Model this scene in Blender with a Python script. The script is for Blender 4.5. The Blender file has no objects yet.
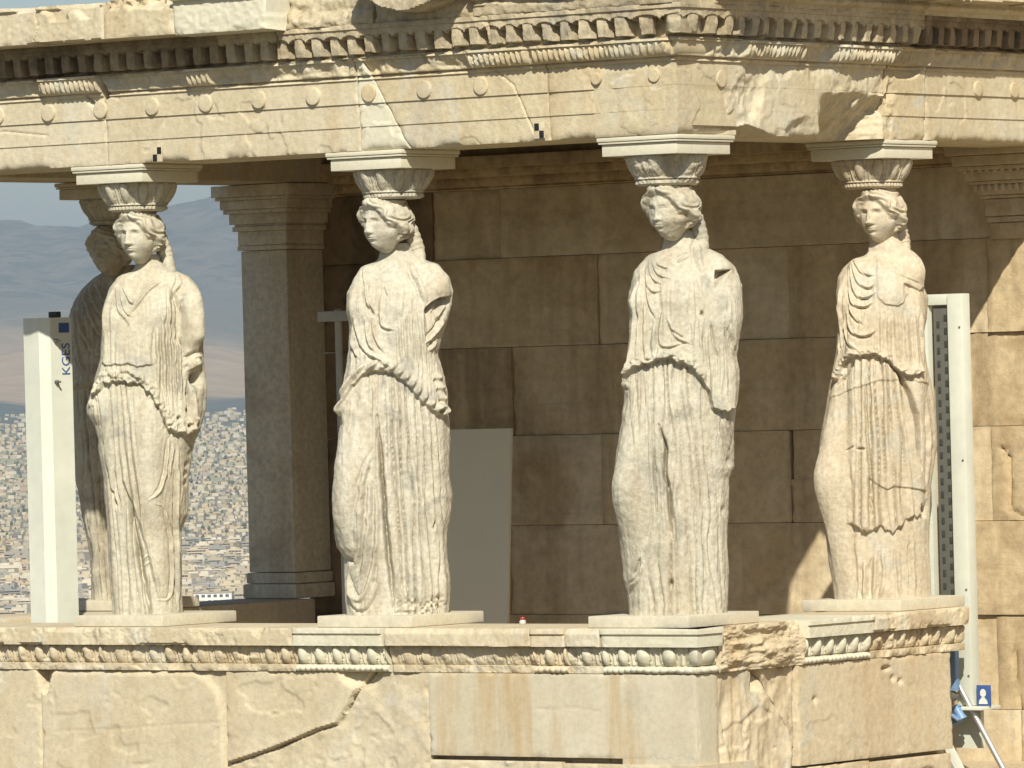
import bpy, bmesh, math
import numpy as np
from mathutils import Vector, Matrix

# ------------------------------------------------------------------ camera, sky, sun, exposure
S = bpy.context.scene
COL = S.collection
R = math.radians
THETA = 0.64481
CAM = np.array([18.45495, -25.88617, 1.18084])
FPX = 6295.21
cd = bpy.data.cameras.new('camera'); cam = bpy.data.objects.new('camera', cd); COL.objects.link(cam)
cd.sensor_width = 36.0; cd.lens = FPX*36/1024; cd.clip_start = 0.5; cd.clip_end = 90000
ROLL = -0.026673
fw = np.array([-math.sin(THETA), math.cos(THETA), 0.0])
rt = np.array([math.cos(THETA), math.sin(THETA), 0.0]); up = np.array([0, 0, 1.0])
r2 = math.cos(ROLL)*rt+math.sin(ROLL)*up; u2 = -math.sin(ROLL)*rt+math.cos(ROLL)*up
cam.matrix_world = Matrix(((r2[0], u2[0], -fw[0], CAM[0]), (r2[1], u2[1], -fw[1], CAM[1]), (r2[2], u2[2], -fw[2], CAM[2]), (0, 0, 0, 1)))
S.camera = cam

SUN_EL = R(38.5); SUN_AZ = math.atan2(0.62, -0.785)
sd = np.array([math.sin(SUN_AZ)*math.cos(SUN_EL), math.cos(SUN_AZ)*math.cos(SUN_EL), math.sin(SUN_EL)])
W = bpy.data.worlds.new('World'); S.world = W; W.use_nodes = True
nt = W.node_tree; nt.nodes.clear()
sky = nt.nodes.new('ShaderNodeTexSky'); sky.sky_type = 'NISHITA'; sky.sun_disc = False
sky.sun_elevation = SUN_EL; sky.sun_rotation = SUN_AZ
sky.air_density = 1.0; sky.dust_density = 1.0; sky.ozone_density = 1.5; sky.altitude = 150
bg = nt.nodes.new('ShaderNodeBackground'); bg.inputs['Strength'].default_value = 0.075
wo = nt.nodes.new('ShaderNodeOutputWorld')
nt.links.new(sky.outputs[0], bg.inputs[0]); nt.links.new(bg.outputs[0], wo.inputs[0])
sl = bpy.data.lights.new('sun', 'SUN'); sl.energy = 4.5; sl.angle = R(0.53); sl.color = (1.0, 0.95, 0.815)
so = bpy.data.objects.new('sun', sl); COL.objects.link(so)
so.rotation_euler = Vector(sd).to_track_quat('Z', 'Y').to_euler()
S.view_settings.view_transform = 'Standard'; S.view_settings.look = 'None'
S.view_settings.gamma = 1.0; S.view_settings.exposure = 0.37
S.cycles.max_bounces = 8; S.cycles.diffuse_bounces = 5; S.cycles.volume_bounces = 0
S.cycles.caustics_reflective = False; S.cycles.caustics_refractive = False

RNG = np.random.default_rng(7)

# ------------------------------------------------------------------ noise
def _h(ix, iy, iz, seed):
    n = (ix.astype(np.int64)*374761393 + iy.astype(np.int64)*668265263 + iz.astype(np.int64)*2147483647 + seed*974634777) & 0xffffffff
    n = ((n ^ (n >> 13))*1274126177) & 0xffffffff
    n = (n ^ (n >> 16)) & 0xffffffff
    return n/4294967295.0
def vn(x, y, z, seed=0):
    x, y, z = np.broadcast_arrays(np.asarray(x, float), np.asarray(y, float), np.asarray(z, float))
    ix, iy, iz = np.floor(x), np.floor(y), np.floor(z)
    fx, fy, fz = x-ix, y-iy, z-iz
    fx = fx*fx*(3-2*fx); fy = fy*fy*(3-2*fy); fz = fz*fz*(3-2*fz)
    o = 0
    for a in (0, 1):
        wx = fx if a else 1-fx
        for b in (0, 1):
            wy = fy if b else 1-fy
            for c in (0, 1):
                wz = fz if c else 1-fz
                o = o+_h(ix+a, iy+b, iz+c, seed)*wx*wy*wz
    return o*2-1
def fbm(x, y, z, seed=0, oct=3, gain=.5):
    o = 0; a = 1.0; f = 1.0
    for k in range(oct):
        o = o+a*vn(x*f, y*f, z*f, seed+k*17); a *= gain; f *= 2.03
    return o
def sstep(a, b, x):
    t = np.clip((x-a)/(b-a), 0, 1); return t*t*(3-2*t)

# ------------------------------------------------------------------ mesh + object helpers
def mesh_np(name, V, quads, ngons=(), sharp=None):
    me = bpy.data.meshes.new(name)
    V = np.asarray(V, np.float32); quads = np.asarray(quads, np.int32).reshape(-1, 4)
    lv = [quads.ravel()]; tot = [np.full(len(quads), 4, np.int32)]
    for g in ngons:
        lv.append(np.asarray(g, np.int32)); tot.append(np.array([len(g)], np.int32))
    lv = np.concatenate(lv); tot = np.concatenate(tot)
    me.vertices.add(len(V)); me.vertices.foreach_set('co', V.ravel())
    me.loops.add(len(lv)); me.loops.foreach_set('vertex_index', lv)
    me.polygons.add(len(tot)); st = np.concatenate([[0], np.cumsum(tot)[:-1]]).astype(np.int32)
    me.polygons.foreach_set('loop_start', st); me.polygons.foreach_set('loop_total', tot)
    me.polygons.foreach_set('use_smooth', np.ones(len(tot), bool))
    me.update(calc_edges=True); me.validate()
    if sharp: me.set_sharp_from_angle(angle=R(sharp))
    return me
class MB:
    def __init__(s): s.V = []; s.Q = []; s.N = []; s.n = 0
    def add(s, V, Q=(), N=()):
        V = np.asarray(V, float).reshape(-1, 3); s.V.append(V)
        if len(Q): s.Q.append(np.asarray(Q, int).reshape(-1, 4)+s.n)
        for g in N: s.N.append(np.asarray(g, int)+s.n)
        s.n += len(V); return s
    def mesh(s, name, sharp=40):
        return mesh_np(name, np.concatenate(s.V), np.concatenate(s.Q) if s.Q else np.zeros((0, 4), int), s.N, sharp)
    def build(s, name, mat, parent=None, sharp=40): return link(name, s.mesh(name, sharp), mat, parent)
def link(name, me, mat, parent=None):
    o = bpy.data.objects.new(name, me); COL.objects.link(o)
    for m in (mat if isinstance(mat, (list, tuple)) else [mat]): me.materials.append(m)
    if parent: o.parent = parent
    return o
def tag(o, label, cat, group=None, kind=None):
    if label: o['label'] = label
    if cat: o['category'] = cat
    if group: o['group'] = group
    if kind: o['kind'] = kind
    return o
def empty(name, loc, rz=0, label=None, cat=None, group=None):
    o = bpy.data.objects.new(name, None); COL.objects.link(o); o.empty_display_size = .1
    o.location = loc; o.rotation_euler = (0, 0, rz)
    return tag(o, label, cat, group)
def grid_q(nr, nc, wrap=False):
    i = np.arange(nr-1)[:, None]; j = np.arange(nc if wrap else nc-1)[None, :]
    j2 = (j+1) % nc
    return np.stack([i*nc+j, i*nc+j2, (i+1)*nc+j2, (i+1)*nc+j], -1).reshape(-1, 4)
def lathe(mb, prof, n=48, rfun=None, c=(0, 0, 0), cap=True):
    prof = np.asarray(prof, float); a = np.linspace(0, 2*math.pi, n, endpoint=False)
    A, Rr = np.meshgrid(a, prof[:, 0]); Z = np.repeat(prof[:, 1][:, None], n, 1)
    if rfun is not None: Rr = Rr+rfun(A, Z)
    V = np.stack([c[0]+Rr*np.cos(A), c[1]+Rr*np.sin(A), c[2]+Z], -1).reshape(-1, 3)
    N = [list(range(n))[::-1], list(range((len(prof)-1)*n, len(prof)*n))] if cap else []
    mb.add(V, grid_q(len(prof), n, True), N)
def tube(mb, pts, rad, n=14):
    pts = np.asarray(pts, float); rad = np.broadcast_to(rad, (len(pts),))
    T = np.gradient(pts, axis=0); T /= np.linalg.norm(T, axis=1)[:, None]
    up_ = np.array([0, 0, 1.0]) if abs(T[0][2]) < .9 else np.array([0, 1.0, 0])
    rings = []; u = np.cross(T[0], up_); u /= np.linalg.norm(u)
    a = np.linspace(0, 2*math.pi, n, endpoint=False)
    for k in range(len(pts)):
        u = u-T[k]*(u@T[k]); u /= np.linalg.norm(u); v = np.cross(T[k], u)
        rings.append(pts[k]+rad[k]*(np.cos(a)[:, None]*u+np.sin(a)[:, None]*v))
    mb.add(np.concatenate(rings), grid_q(len(pts), n, True), [list(range(n))[::-1], list(range((len(pts)-1)*n, len(pts)*n))])
def box(mb, lo, hi, bev=.006, rz=0, piv=None):
    b = bmesh.new(); bmesh.ops.create_cube(b, size=1)
    lo = np.array(lo, float); hi = np.array(hi, float); d = hi-lo; c = (lo+hi)/2
    for v in b.verts: v.co = Vector((c[0]+v.co.x*d[0], c[1]+v.co.y*d[1], c[2]+v.co.z*d[2]))
    if bev: bmesh.ops.bevel(b, geom=b.edges[:], offset=min(bev, d.min()*.4), segments=2, affect='EDGES', profile=.6)
    if rz:
        p = Vector(piv if piv is not None else c)
        bmesh.ops.rotate(b, verts=b.verts[:], cent=p, matrix=Matrix.Rotation(rz, 3, 'Z'))
    b.verts.index_update()
    mb.add([v.co[:] for v in b.verts], [], [[v.index for v in f.verts] for f in b.faces]); b.free()
    return mb
def bar(mb, p0, p1, w, h, bev=.003):
    """rectangular bar from p0 to p1"""
    p0, p1 = np.array(p0, float), np.array(p1, float); L = np.linalg.norm(p1-p0)
    m = MB(); box(m, (-w/2, -h/2, 0), (w/2, h/2, L), bev)
    q = Vector(p1-p0).to_track_quat('Z', 'Y').to_matrix()
    M_ = np.array(q); V = np.concatenate(m.V)@M_.T+p0
    mb.add(V, [], m.N)

# ------------------------------------------------------------------ materials
def mat_new(name):
    m = bpy.data.materials.new(name); m.use_nodes = True; t = m.node_tree
    return m, t, t.nodes['Principled BSDF']
def N(t, kind, **kw):
    n = t.nodes.new(kind)
    for k, v in kw.items():
        if k in n.inputs: n.inputs[k].default_value = v
        else: setattr(n, k, v)
    return n
def ramp(t, src, p0, p1, c0=(0, 0, 0, 1), c1=(1, 1, 1, 1)):
    r = t.nodes.new('ShaderNodeValToRGB'); e = r.color_ramp.elements
    e[0].position = p0; e[1].position = p1; e[0].color = c0; e[1].color = c1
    t.links.new(src, r.inputs[0]); return r.outputs[0]
def mixc(t, fac, a, b, mode='MIX'):
    m = t.nodes.new('ShaderNodeMix'); m.data_type = 'RGBA'; m.blend_type = mode
    for i, v in ((0, fac), (6, a), (7, b)):
        if isinstance(v, (int, float)): m.inputs[i].default_value = v
        elif isinstance(v, tuple): m.inputs[i].default_value = v if len(v) == 4 else (*v, 1)
        else: t.links.new(v, m.inputs[i])
    return m.outputs[2]
def stone(name, a, b, patch=None, patch_t=(.56, .62), streak=None, streak_amt=.5, seed=0.0, bump=.35, fine=70, spot=.25, scale=1.0, rough=.85, vein=None):
    m, t, P = mat_new(name); L = t.links.new
    tc = N(t, 'ShaderNodeTexCoord'); mp = N(t, 'ShaderNodeMapping'); mp.inputs['Location'].default_value = (seed, seed*1.7, seed*.6)
    L(tc.outputs['Object'], mp.inputs[0]); co = mp.outputs[0]
    n1 = N(t, 'ShaderNodeTexNoise', Scale=1.7*scale, Detail=7.0, Roughness=.62); L(co, n1.inputs['Vector'])
    col = mixc(t, ramp(t, n1.outputs[0], .38, .64), a, b)
    if patch:
        n2 = N(t, 'ShaderNodeTexNoise', Scale=2.6*scale, Detail=4.0, Roughness=.5, Distortion=.6); L(co, n2.inputs['Vector'])
        col = mixc(t, ramp(t, n2.outputs[0], *patch_t), col, patch)
    if streak:
        ms = N(t, 'ShaderNodeMapping'); ms.inputs['Scale'].default_value = (5.5*scale, 5.5*scale, .45*scale); L(co, ms.inputs[0])
        n3 = N(t, 'ShaderNodeTexNoise', Scale=1.0, Detail=5.0, Roughness=.6); L(ms.outputs[0], n3.inputs['Vector'])
        f = ramp(t, n3.outputs[0], .47, .66, (0, 0, 0, 1), (streak_amt,)*3+(1,))
        col = mixc(t, f, col, streak)
    if vein:
        mv = N(t, 'ShaderNodeMapping'); mv.inputs['Scale'].default_value = (.7, .7, 6.0); mv.inputs['Rotation'].default_value = (.1, .07, 0); L(co, mv.inputs[0])
        n5 = N(t, 'ShaderNodeTexNoise', Scale=1.6, Detail=6.0, Roughness=.65, Distortion=.4); L(mv.outputs[0], n5.inputs['Vector'])
        col = mixc(t, ramp(t, n5.outputs[0], .52, .7, (0, 0, 0, 1), (.45,)*3+(1,)), col, vein)
    n4 = N(t, 'ShaderNodeTexNoise', Scale=float(fine)*.45, Detail=6.0, Roughness=.7); L(co, n4.inputs['Vector'])
    sp = ramp(t, n4.outputs[0], .32, .6, (1-spot,)*3+(1,), (1.04,)*3+(1,))
    col = mixc(t, 1.0, col, sp, 'MULTIPLY')
    L(col, P.inputs['Base Color']); P.inputs['Roughness'].default_value = rough
    P.inputs['Specular IOR Level'].default_value = .25
    nb = N(t, 'ShaderNodeTexNoise', Scale=float(fine), Detail=8.0, Roughness=.68); L(co, nb.inputs['Vector'])
    bp = N(t, 'ShaderNodeBump', Strength=bump, Distance=.012); L(nb.outputs[0], bp.inputs['Height']); L(bp.outputs[0], P.inputs['Normal'])
    return m
def plain(name, c, rough=.5, metal=0.0, var=.12, scale=6.0, bump=0.0):
    m, t, P = mat_new(name); L = t.links.new
    tc = N(t, 'ShaderNodeTexCoord'); n = N(t, 'ShaderNodeTexNoise', Scale=scale, Detail=6.0, Roughness=.65); L(tc.outputs['Object'], n.inputs['Vector'])
    f = ramp(t, n.outputs[0], .3, .7, (1-var,)*3+(1,), (1+var*.4,)*3+(1,))
    L(mixc(t, 1.0, (*c, 1), f, 'MULTIPLY'), P.inputs['Base Color'])
    P.inputs['Roughness'].default_value = rough; P.inputs['Metallic'].default_value = metal
    if bump:
        bp = N(t, 'ShaderNodeBump', Strength=bump, Distance=.004); L(n.outputs[0], bp.inputs['Height']); L(bp.outputs[0], P.inputs['Normal'])
    return m
M = {}
M['arch'] = stone('weathered_honey_marble', (.57, .495, .345), (.63, .56, .415), (.60, .56, .44), (.58, .66), (.47, .35, .20), .4, 1.3, .28, 70, .16)
M['arch2'] = stone('tan_patina_marble', (.56, .465, .30), (.61, .53, .37), (.57, .53, .42), (.56, .64), (.44, .32, .18), .45, 4.1, .28, 70, .18)
M['new'] = stone('fresh_repair_marble', (.61, .57, .43), (.65, .61, .48), None, bump=.12, spot=.08, fine=90, seed=2.2)
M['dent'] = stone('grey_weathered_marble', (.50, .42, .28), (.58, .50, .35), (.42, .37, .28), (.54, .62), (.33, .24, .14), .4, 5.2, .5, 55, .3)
M['dent_shade'] = stone('shade_darkened_marble', (.26, .20, .125), (.36, .285, .185), (.17, .13, .085), (.5, .6), (.14, .10, .06), .6, 15.2, .5, 55, .3)  # dentil marble darkened in colour to deepen the shade under the cornice
M['pod'] = stone('podium_marble', (.56, .475, .325), (.62, .54, .39), (.60, .55, .43), (.57, .65), (.49, .37, .22), .35, 7.7, .28, 70, .15)
M['panel'] = stone('smooth_stained_marble', (.53, .47, .34), (.60, .54, .41), (.50, .46, .35), (.54, .66), (.46, .32, .16), .95, 9.1, .1, 90, .10)
M['pod_s'] = stone('podium_flank_marble', (.60, .495, .33), (.65, .555, .395), (.60, .545, .42), (.57, .64), (.50, .36, .20), .5, 3.4, .3, 60, .18)
M['wall'] = stone('cella_wall_stone', (.62, .49, .30), (.69, .57, .38), (.56, .43, .25), (.52, .68), (.32, .22, .12), .5, 6.6, .3, 40, .2, vein=(.46, .34, .19))
M['wall_b'] = stone('pale_wall_stone', (.66, .55, .37), (.72, .62, .45), (.58, .47, .30), (.52, .68), (.42, .31, .18), .45, 16.3, .3, 40, .18, vein=(.50, .38, .22))
M['wall_c'] = stone('stained_wall_stone', (.54, .415, .245), (.62, .49, .30), (.44, .32, .18), (.50, .66), (.24, .165, .09), .6, 26.1, .35, 40, .24, vein=(.38, .27, .14))
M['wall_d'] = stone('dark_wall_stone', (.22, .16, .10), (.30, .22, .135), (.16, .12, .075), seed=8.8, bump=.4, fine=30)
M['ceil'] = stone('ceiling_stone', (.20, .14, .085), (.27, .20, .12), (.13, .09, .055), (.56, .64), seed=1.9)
M['anta'] = stone('pilaster_marble', (.70, .62, .46), (.75, .67, .51), (.60, .52, .38), (.57, .66), (.40, .31, .20), .4, 2.9)
M['plinth'] = stone('plinth_marble', (.56, .51, .385), (.62, .565, .44), (.50, .47, .38), (.55, .65), None, seed=4.9, bump=.15, spot=.12)
M['floor'] = stone('porch_floor_stone', (.56, .46, .31), (.62, .52, .37), seed=3.1)
for i, (a, b, c) in enumerate([((.53, .49, .375), (.60, .56, .445), (.44, .415, .34)), ((.53, .49, .385), (.60, .56, .455), (.43, .405, .335)),
                            ((.51, .47, .36), (.585, .54, .43), (.41, .38, .305)), ((.57, .485, .35), (.62, .54, .41), (.56, .52, .415)),
                            ((.48, .435, .335), (.54, .495, .39), (.40, .36, .28))]):
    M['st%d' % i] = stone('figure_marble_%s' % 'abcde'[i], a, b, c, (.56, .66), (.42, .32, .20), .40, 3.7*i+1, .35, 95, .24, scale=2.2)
M['white'] = plain('white_painted_steel', (.67, .685, .59), .45, 0, .12, 5)
M['white2'] = plain('white_painted_board', (.78, .72, .56), .6, 0, .06, 2)
M['alu'] = plain('aluminium', (.62, .62, .60), .35, .7, .03, 2)
M['pole'] = plain('grey_pole_paint', (.50, .48, .42), .5, .1)
M['dark'] = plain('dark_rubber', (.05, .05, .045), .6)
M['slot'] = plain('galvanised_grey', (.17, .17, .15), .5, .3)
M['blue'] = plain('blue_paint', (.20, .34, .56), .45, 0, .25, 30)
M['blue2'] = plain('blue_label_ink', (.045, .10, .30), .6)
M['black'] = plain('black_print', (.012, .012, .012), .6)
M['paper'] = plain('white_print', (.72, .71, .66), .6)
M['red'] = plain('red_cap', (.34, .035, .03), .4)
M['bottle'] = plain('clear_plastic', (.55, .55, .52), .25)

# ------------------------------------------------------------------ relief surfaces
def crack(s, z, pts, w, d):
    return -d*np.exp(-(seg_dist(s, z, pts)/w)**2)
def seg_dist(x, y, pts):
    best = None
    for (x0, y0), (x1, y1) in zip(pts[:-1], pts[1:]):
        dx, dy = x1-x0, y1-y0; l2 = dx*dx+dy*dy+1e-12
        t = np.clip(((x-x0)*dx+(y-y0)*dy)/l2, 0, 1)
        d = np.hypot(x-x0-t*dx, y-y0-t*dy)
        best = d if best is None else np.minimum(best, d)
    return best
def relief(name, parent, face, s0, s1, zs, ofun, back, mat, ds=.006, mit0=None, mit1=None, plane=0.0, chip=.006, sharp=52, seed=0, wear=.004):
    """a stone block whose face is carved: face 'F' looks to -y, 'R' to +x"""
    zs = np.asarray(zs, float); nz = len(zs)
    f = lambda v: (v(zs) if callable(v) else np.full(nz, float(v)))
    a, b = f(s0), f(s1); n = max(4, int((b-a).max()/ds)+1); T = np.linspace(0, 1, n)
    Sg = a[:, None]*(1-T)+b[:, None]*T; Z = np.repeat(zs[:, None], n, 1)
    O = ofun(Sg, Z)
    dl = Sg-a[:, None] if mit0 is None else np.full_like(Sg, 9.)
    dr = b[:, None]-Sg if mit1 is None else np.full_like(Sg, 9.)
    dz = np.minimum(Z-zs[0], zs[-1]-Z)
    w = np.clip(fbm(Sg*14, Z*14, O*0+seed, 31+seed, 3), -.2, 1.2)
    dd = np.minimum(np.minimum(dl, dr), dz+.004)
    O = O-chip*(.5+1.6*np.clip(w, 0, 2))*np.exp(-dd/(.006+.012*np.clip(w, 0, 1)))
    O = O+wear*(.22*fbm(Sg*5, Z*7, 0*Z+seed*3.3, 77+seed, 3)+.20*fbm(Sg*45, Z*45, 0*Z+seed*3.3, 78+seed, 3))
    Sx = Sg.copy()
    rw = min(.25, .95*float((b-a).min()))
    if mit0 is not None: Sx = Sx-mit0*(np.maximum(O, .0)-.255)*np.clip(1-(Sg-a[:, None])/rw, 0, 1)
    if mit1 is not None: Sx = Sx+mit1*(np.maximum(O, .0)-.255)*np.clip(1-(b[:, None]-Sg)/rw, 0, 1)
    def P(s, o, z):
        return np.stack([s, plane-o, z], -1) if face == 'F' else np.stack([plane+o, s, z], -1)
    V = P(Sx, O, Z).reshape(-1, 3)
    idx = np.arange(nz*n).reshape(nz, n)
    ring = np.concatenate([idx[0, :], idx[1:, -1], idx[-1, -2::-1], idx[-2:0:-1, 0]])
    sb, zb = Sg.reshape(-1)[ring], Z.reshape(-1)[ring]
    Vb = P(sb, np.full(len(ring), back), zb); k = len(ring); base = nz*n
    j = np.arange(k); j2 = (j+1) % k
    Q = np.concatenate([grid_q(nz, n), np.stack([ring[j2], ring[j], base+j, base+j2], -1)])
    me = mesh_np(name, np.concatenate([V, Vb]), Q, [np.arange(base+k-1, base-1, -1)], sharp)
    return link(name, me, mat, parent)
def zgrid(lo, hi, dz, br=()):
    z = list(np.arange(lo, hi, dz))+[hi]
    for b in br:
        if lo < b < hi: z += [b-.0012, b+.0012]
    z = np.unique(np.round(np.array(z), 5)); k = np.concatenate([[True], np.diff(z) > .0009]); z = z[k]
    z[-1] = hi
    return z
def eggs(s, z, z0, z1, per, ph, d=.024):
    q = (s-ph)/per; q = q-np.round(q); t = (z-z0)/(z1-z0)
    ins = (t > 0) & (t < 1)
    e = 1-((q/.255)**2+((t-.52)/.56)**2)
    o = d*np.sqrt(np.clip(e, 0, 1))
    o = o+.45*d*np.exp(-((e+.55)/.20)**2)*(e < 0)
    o = o+.5*d*np.exp(-((np.abs(q)-.5)/.045)**2)*(1-.5*t)
    return np.where(ins, o, 0)
def beads(s, z, z0, z1, per, d=.012):
    q = s/per; q = q-np.round(q); t = (z-(z0+z1)/2)/((z1-z0)/2)
    r = 1-t*t-(q/.62)**2
    return np.where(np.abs(t) < 1, d*np.sqrt(np.clip(r, 0, 1)), 0)

# ------------------------------------------------------------------ the porch building
porch = empty('temple_porch', (0, 0, 0), 0, 'ruined pale marble temple porch with carved entablature and high podium', 'building')
PZ = porch
PER = .1145
rough = lambda s, z, sd, f=7.: fbm(s*f, z*f, 0*s+sd, sd, 4)
def arch_prof(z):
    o = np.full_like(z, .255)
    o = o+.006*(z > 2.532)+.016*(z > 2.652)*.55+.0064*(z > 2.652)*0+.0
    o = o+np.where(z > 2.775, .010, 0)+np.where(z > 2.797, .02+.042*np.sqrt(np.clip((z-2.797)/.075, 0, 1)), 0)
    o = o+np.where(z > 2.872, .014, 0)
    return o
AZ = zgrid(2.41, 2.885, .0062, (2.532, 2.652, 2.775, 2.797, 2.872))
def arch_block(face, s0, s1, mat, seed, crown=1.0, extra=None, mit0=None, mit1=None, low=None, name='architrave_block', ers=.0):
    def f(s, z):
        o = arch_prof(z)
        cm = sstep(.0, .25, rough(s, 0*z, seed+5, 3.2)+crown*1.0-.5)      # where the crown moulding survives
        orn = eggs(s, z, 2.80, 2.868, .034, .01, .017)+beads(s, z, 2.777, 2.796, .02, .006)
        o = o+orn*cm*(.35+.65*cm)
        dam = sstep(2.772, 2.79, z)*(1-cm)*(.040+.02*rough(s, z, seed+9, 16))*sstep(2.77, 2.83, z)
        o = o-dam
        o = o-ers*np.clip(rough(s, z, seed+2, 5)+.1, 0, 1)*.05
        o = o-.005*sstep(.45, .5, rough(s, z, seed+40, 3.0))
        # worn lower arris
        o = o-.02*np.exp(-(z-2.41)/.014)*np.clip(rough(s, 0*z, seed+8, 6)+.25, 0, 1)*1.4
        if extra is not None: o = o+extra(s, z)
        return o
    return relief(name, PZ, face, s0, s1, AZ, f, -.255, mat, .0065, mit0, mit1, seed=seed)
# front, left to right; slanted joints where later marble was let in
sl1 = lambda z: -1.447-(z-2.411)*(.19/.34)
def xA(s, z): return crack(s, z, [(-3.61, 2.78), (-3.48, 2.66)], .010, .03)+crack(s, z, [(-4.6, 2.60), (-4.2, 2.62), (-3.9, 2.585)], .005, .006)
def xB(s, z):
    d = ((s+3.55)/.11)**2+((z-2.80)/.06)**2
    return -.05*np.clip(1-d, 0, 1)**.5*(z > 2.70)
arch_block('F', -5.9, -3.487, M['arch'], 1, .75, xA)
arch_block('F', -3.484, -1.762, M['arch'], 2, .35, xB)
arch_block('F', -1.759, sl1, M['new'], 3, .3)
arch_block('F', lambda z: sl1(z)+.003, -.537, M['arch2'], 4, .25, lambda s, z: crack(s, z, [(-1.0, 2.88), (-.75, 2.70), (-.62, 2.41)], .005, .008))
def xE(s, z):
    w_ = sstep(-.25, .0, s)
    o = -(arch_prof(z)-.268)*(z < 2.775)*.85*w_-.004*sstep(0, .3, rough(s, z, 60, 6))*(z < 2.77)
    low = 2.41+.035*sstep(.12, .20, s)+.01*rough(s, 0*z, 61, 20)
    return o-.09*sstep(0, .02, low-z)*(s > .1)
arch_block('F', -.534, .255, M['arch2'], 5, .85, xE, mit1=1.0, ers=.5)
# flank
def xR(v, z):
    low = 2.41+.06*np.exp(-((v-.36)/.16)**2)+.012*rough(v, 0*z, 62, 9)*np.exp(-((v-.5)/.5)**2)
    flat = -(arch_prof(z)-.268)*(z < 2.775)*.92*sstep(1.75, 1.5, v)
    o = flat-.11*sstep(0, .025, low-z)*(v < .95)
    e = sstep(.97, 1.12, v+.03*rough(v, z, 63, 9)+.35*(2.62-z)*0)*sstep(1.60, 1.50, v-.30*(z-2.41)+.03*rough(v, z, 64, 14))
    cut = np.clip(2.645+.012*rough(v, z, 65, 9)-z, 0, 1)
    o = o-e*(1.05*cut+.006*rough(v, z, 66, 25)*(cut > 0)-.03*sstep(1.30, 1.42, v+.12*(z-2.41))*np.clip(rough(v, z, 166, 17)+.2, 0, 1.2)*(cut > 0))
    o = o-.004*sstep(.2, .4, rough(v, z, 67, 4))*(z < 2.77)*sstep(.05, .2, v)*sstep(1.4, .9, v)
    return o
arch_block('R', -.255, 1.62, M['arch'], 6, .6, xR, mit0=1.0, ers=.6)
def xR2(v, z):
    d = ((v-1.80)/.17)**2+((z-2.82)/.10)**2
    return -.07*np.clip(1-d, 0, 1)**.5-.02*np.exp(-((v-1.64)/.07)**2)*np.clip(rough(v, z, 69, 18)+.6, 0, 2)
arch_block('R', 1.623, 2.0, M['arch2'], 7, .2, xR2)
arch_block('R', 2.003, 3.6, M['arch'], 8, .2)
# far (west) flank and inner faces are plain beams
mb = MB(); box(mb, (-5.505, .262, 2.412), (-4.995, 3.58, 2.88), .01); mb.build('architrave_beam', M['arch2'], PZ)
# round discs left blank on the top fascia
def disc(face, s, z, r=.047, h=.014):
    m = MB(); lathe(m, [(r*1.02, -.012), (r, h*.55), (r*.93, h*.9), (r*.8, h), (r*.3, h*1.05), (.001, h*1.05)], 28)
    V = np.concatenate(m.V)
    if face == 'F': V = np.stack([s+V[:, 0], -.2722-V[:, 2], z+V[:, 1]], -1)
    else: V = np.stack([.2705+V[:, 2], s+V[:, 0], z+V[:, 1]], -1)
    m2 = MB(); m2.add(V, np.concatenate(m.Q), m.N); return m2.build('disc', M['arch'] if s < -1.9 else M['arch2'], PZ)
for i in range(11):
    s = -4.61+.3655*i
    if s > -.3: continue
    disc('F', s, 2.706, h=(.014, .012, .015, .008, .013, .009, .012, .014, .007, .012, .01)[i])
disc('F', -.23, 2.706, .03, .004); disc('F', .13, 2.706, .035, .004)
for v, h in ((.12, .005), (2.5, .010), (2.86, .010)): disc('R', v, 2.69, .043, h)

# dentils
DZ = zgrid(2.885, 3.055, .006, (2.893, 2.905, 3.003, 3.03))
def dent_block(face, s0, s1, seed, wear_, mat, mit0=None, mit1=None, ph=0.0, depth=.085):
    def f(s, z):
        q = (s-ph)/PER+.06*wear_*rough(s, z, seed+1, 9); q = q-np.round(q)
        wv = .29+.05*wear_*rough(s, z, seed+3, 11)
        m_ = sstep(wv+.05, wv-.05, np.abs(q))
        zlo = 2.905+.02*wear_*np.clip(rough(s, 0*z, seed+2, 8), 0, 1)
        zt = 3.003-.018*(np.abs(q)/.3)**2*wear_
        base = .292; d = depth*(1-.30*wear_*np.clip(rough(s, 0*z, seed+4, 7)+.2, 0, 1))
        d = d*(1-.22*wear_*sstep(2.97, 2.90, z))
        o = base+np.where(z < zt, d*m_, 0)*(z > zlo-.001)
        o = np.where(z >= zt, base+depth+.006, o)
        o = np.where(z > 3.03, base+depth+.016, o)
        o = np.where(z < 2.893, .318, o)
        # some dentils are lost
        lost = sstep(.45, .6, vn(np.round((s-ph)/PER)*3.7, 0*z, 0*z, seed+7)*(wear_ > .6))
        o = np.where((z < zt), o-lost*np.maximum(o-base-.015, 0), o)
        return o+.012*wear_*rough(s, z, seed+12, 14)
    return relief('dentil_course', PZ, face, s0, s1, DZ, f, -.25, mat, .0055, mit0, mit1, seed=seed, chip=.004, wear=.005)
dent_block('F', -5.9, -2.60, 11, .35, M['dent_shade']); dent_block('F', -2.597, -2.203, 16, .3, M['dent'])
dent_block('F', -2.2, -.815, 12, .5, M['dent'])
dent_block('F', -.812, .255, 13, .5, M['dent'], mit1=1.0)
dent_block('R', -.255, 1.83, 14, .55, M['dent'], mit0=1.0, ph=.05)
dent_block('R', 1.833, 3.6, 15, .35, M['dent_shade'], ph=.05)
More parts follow.
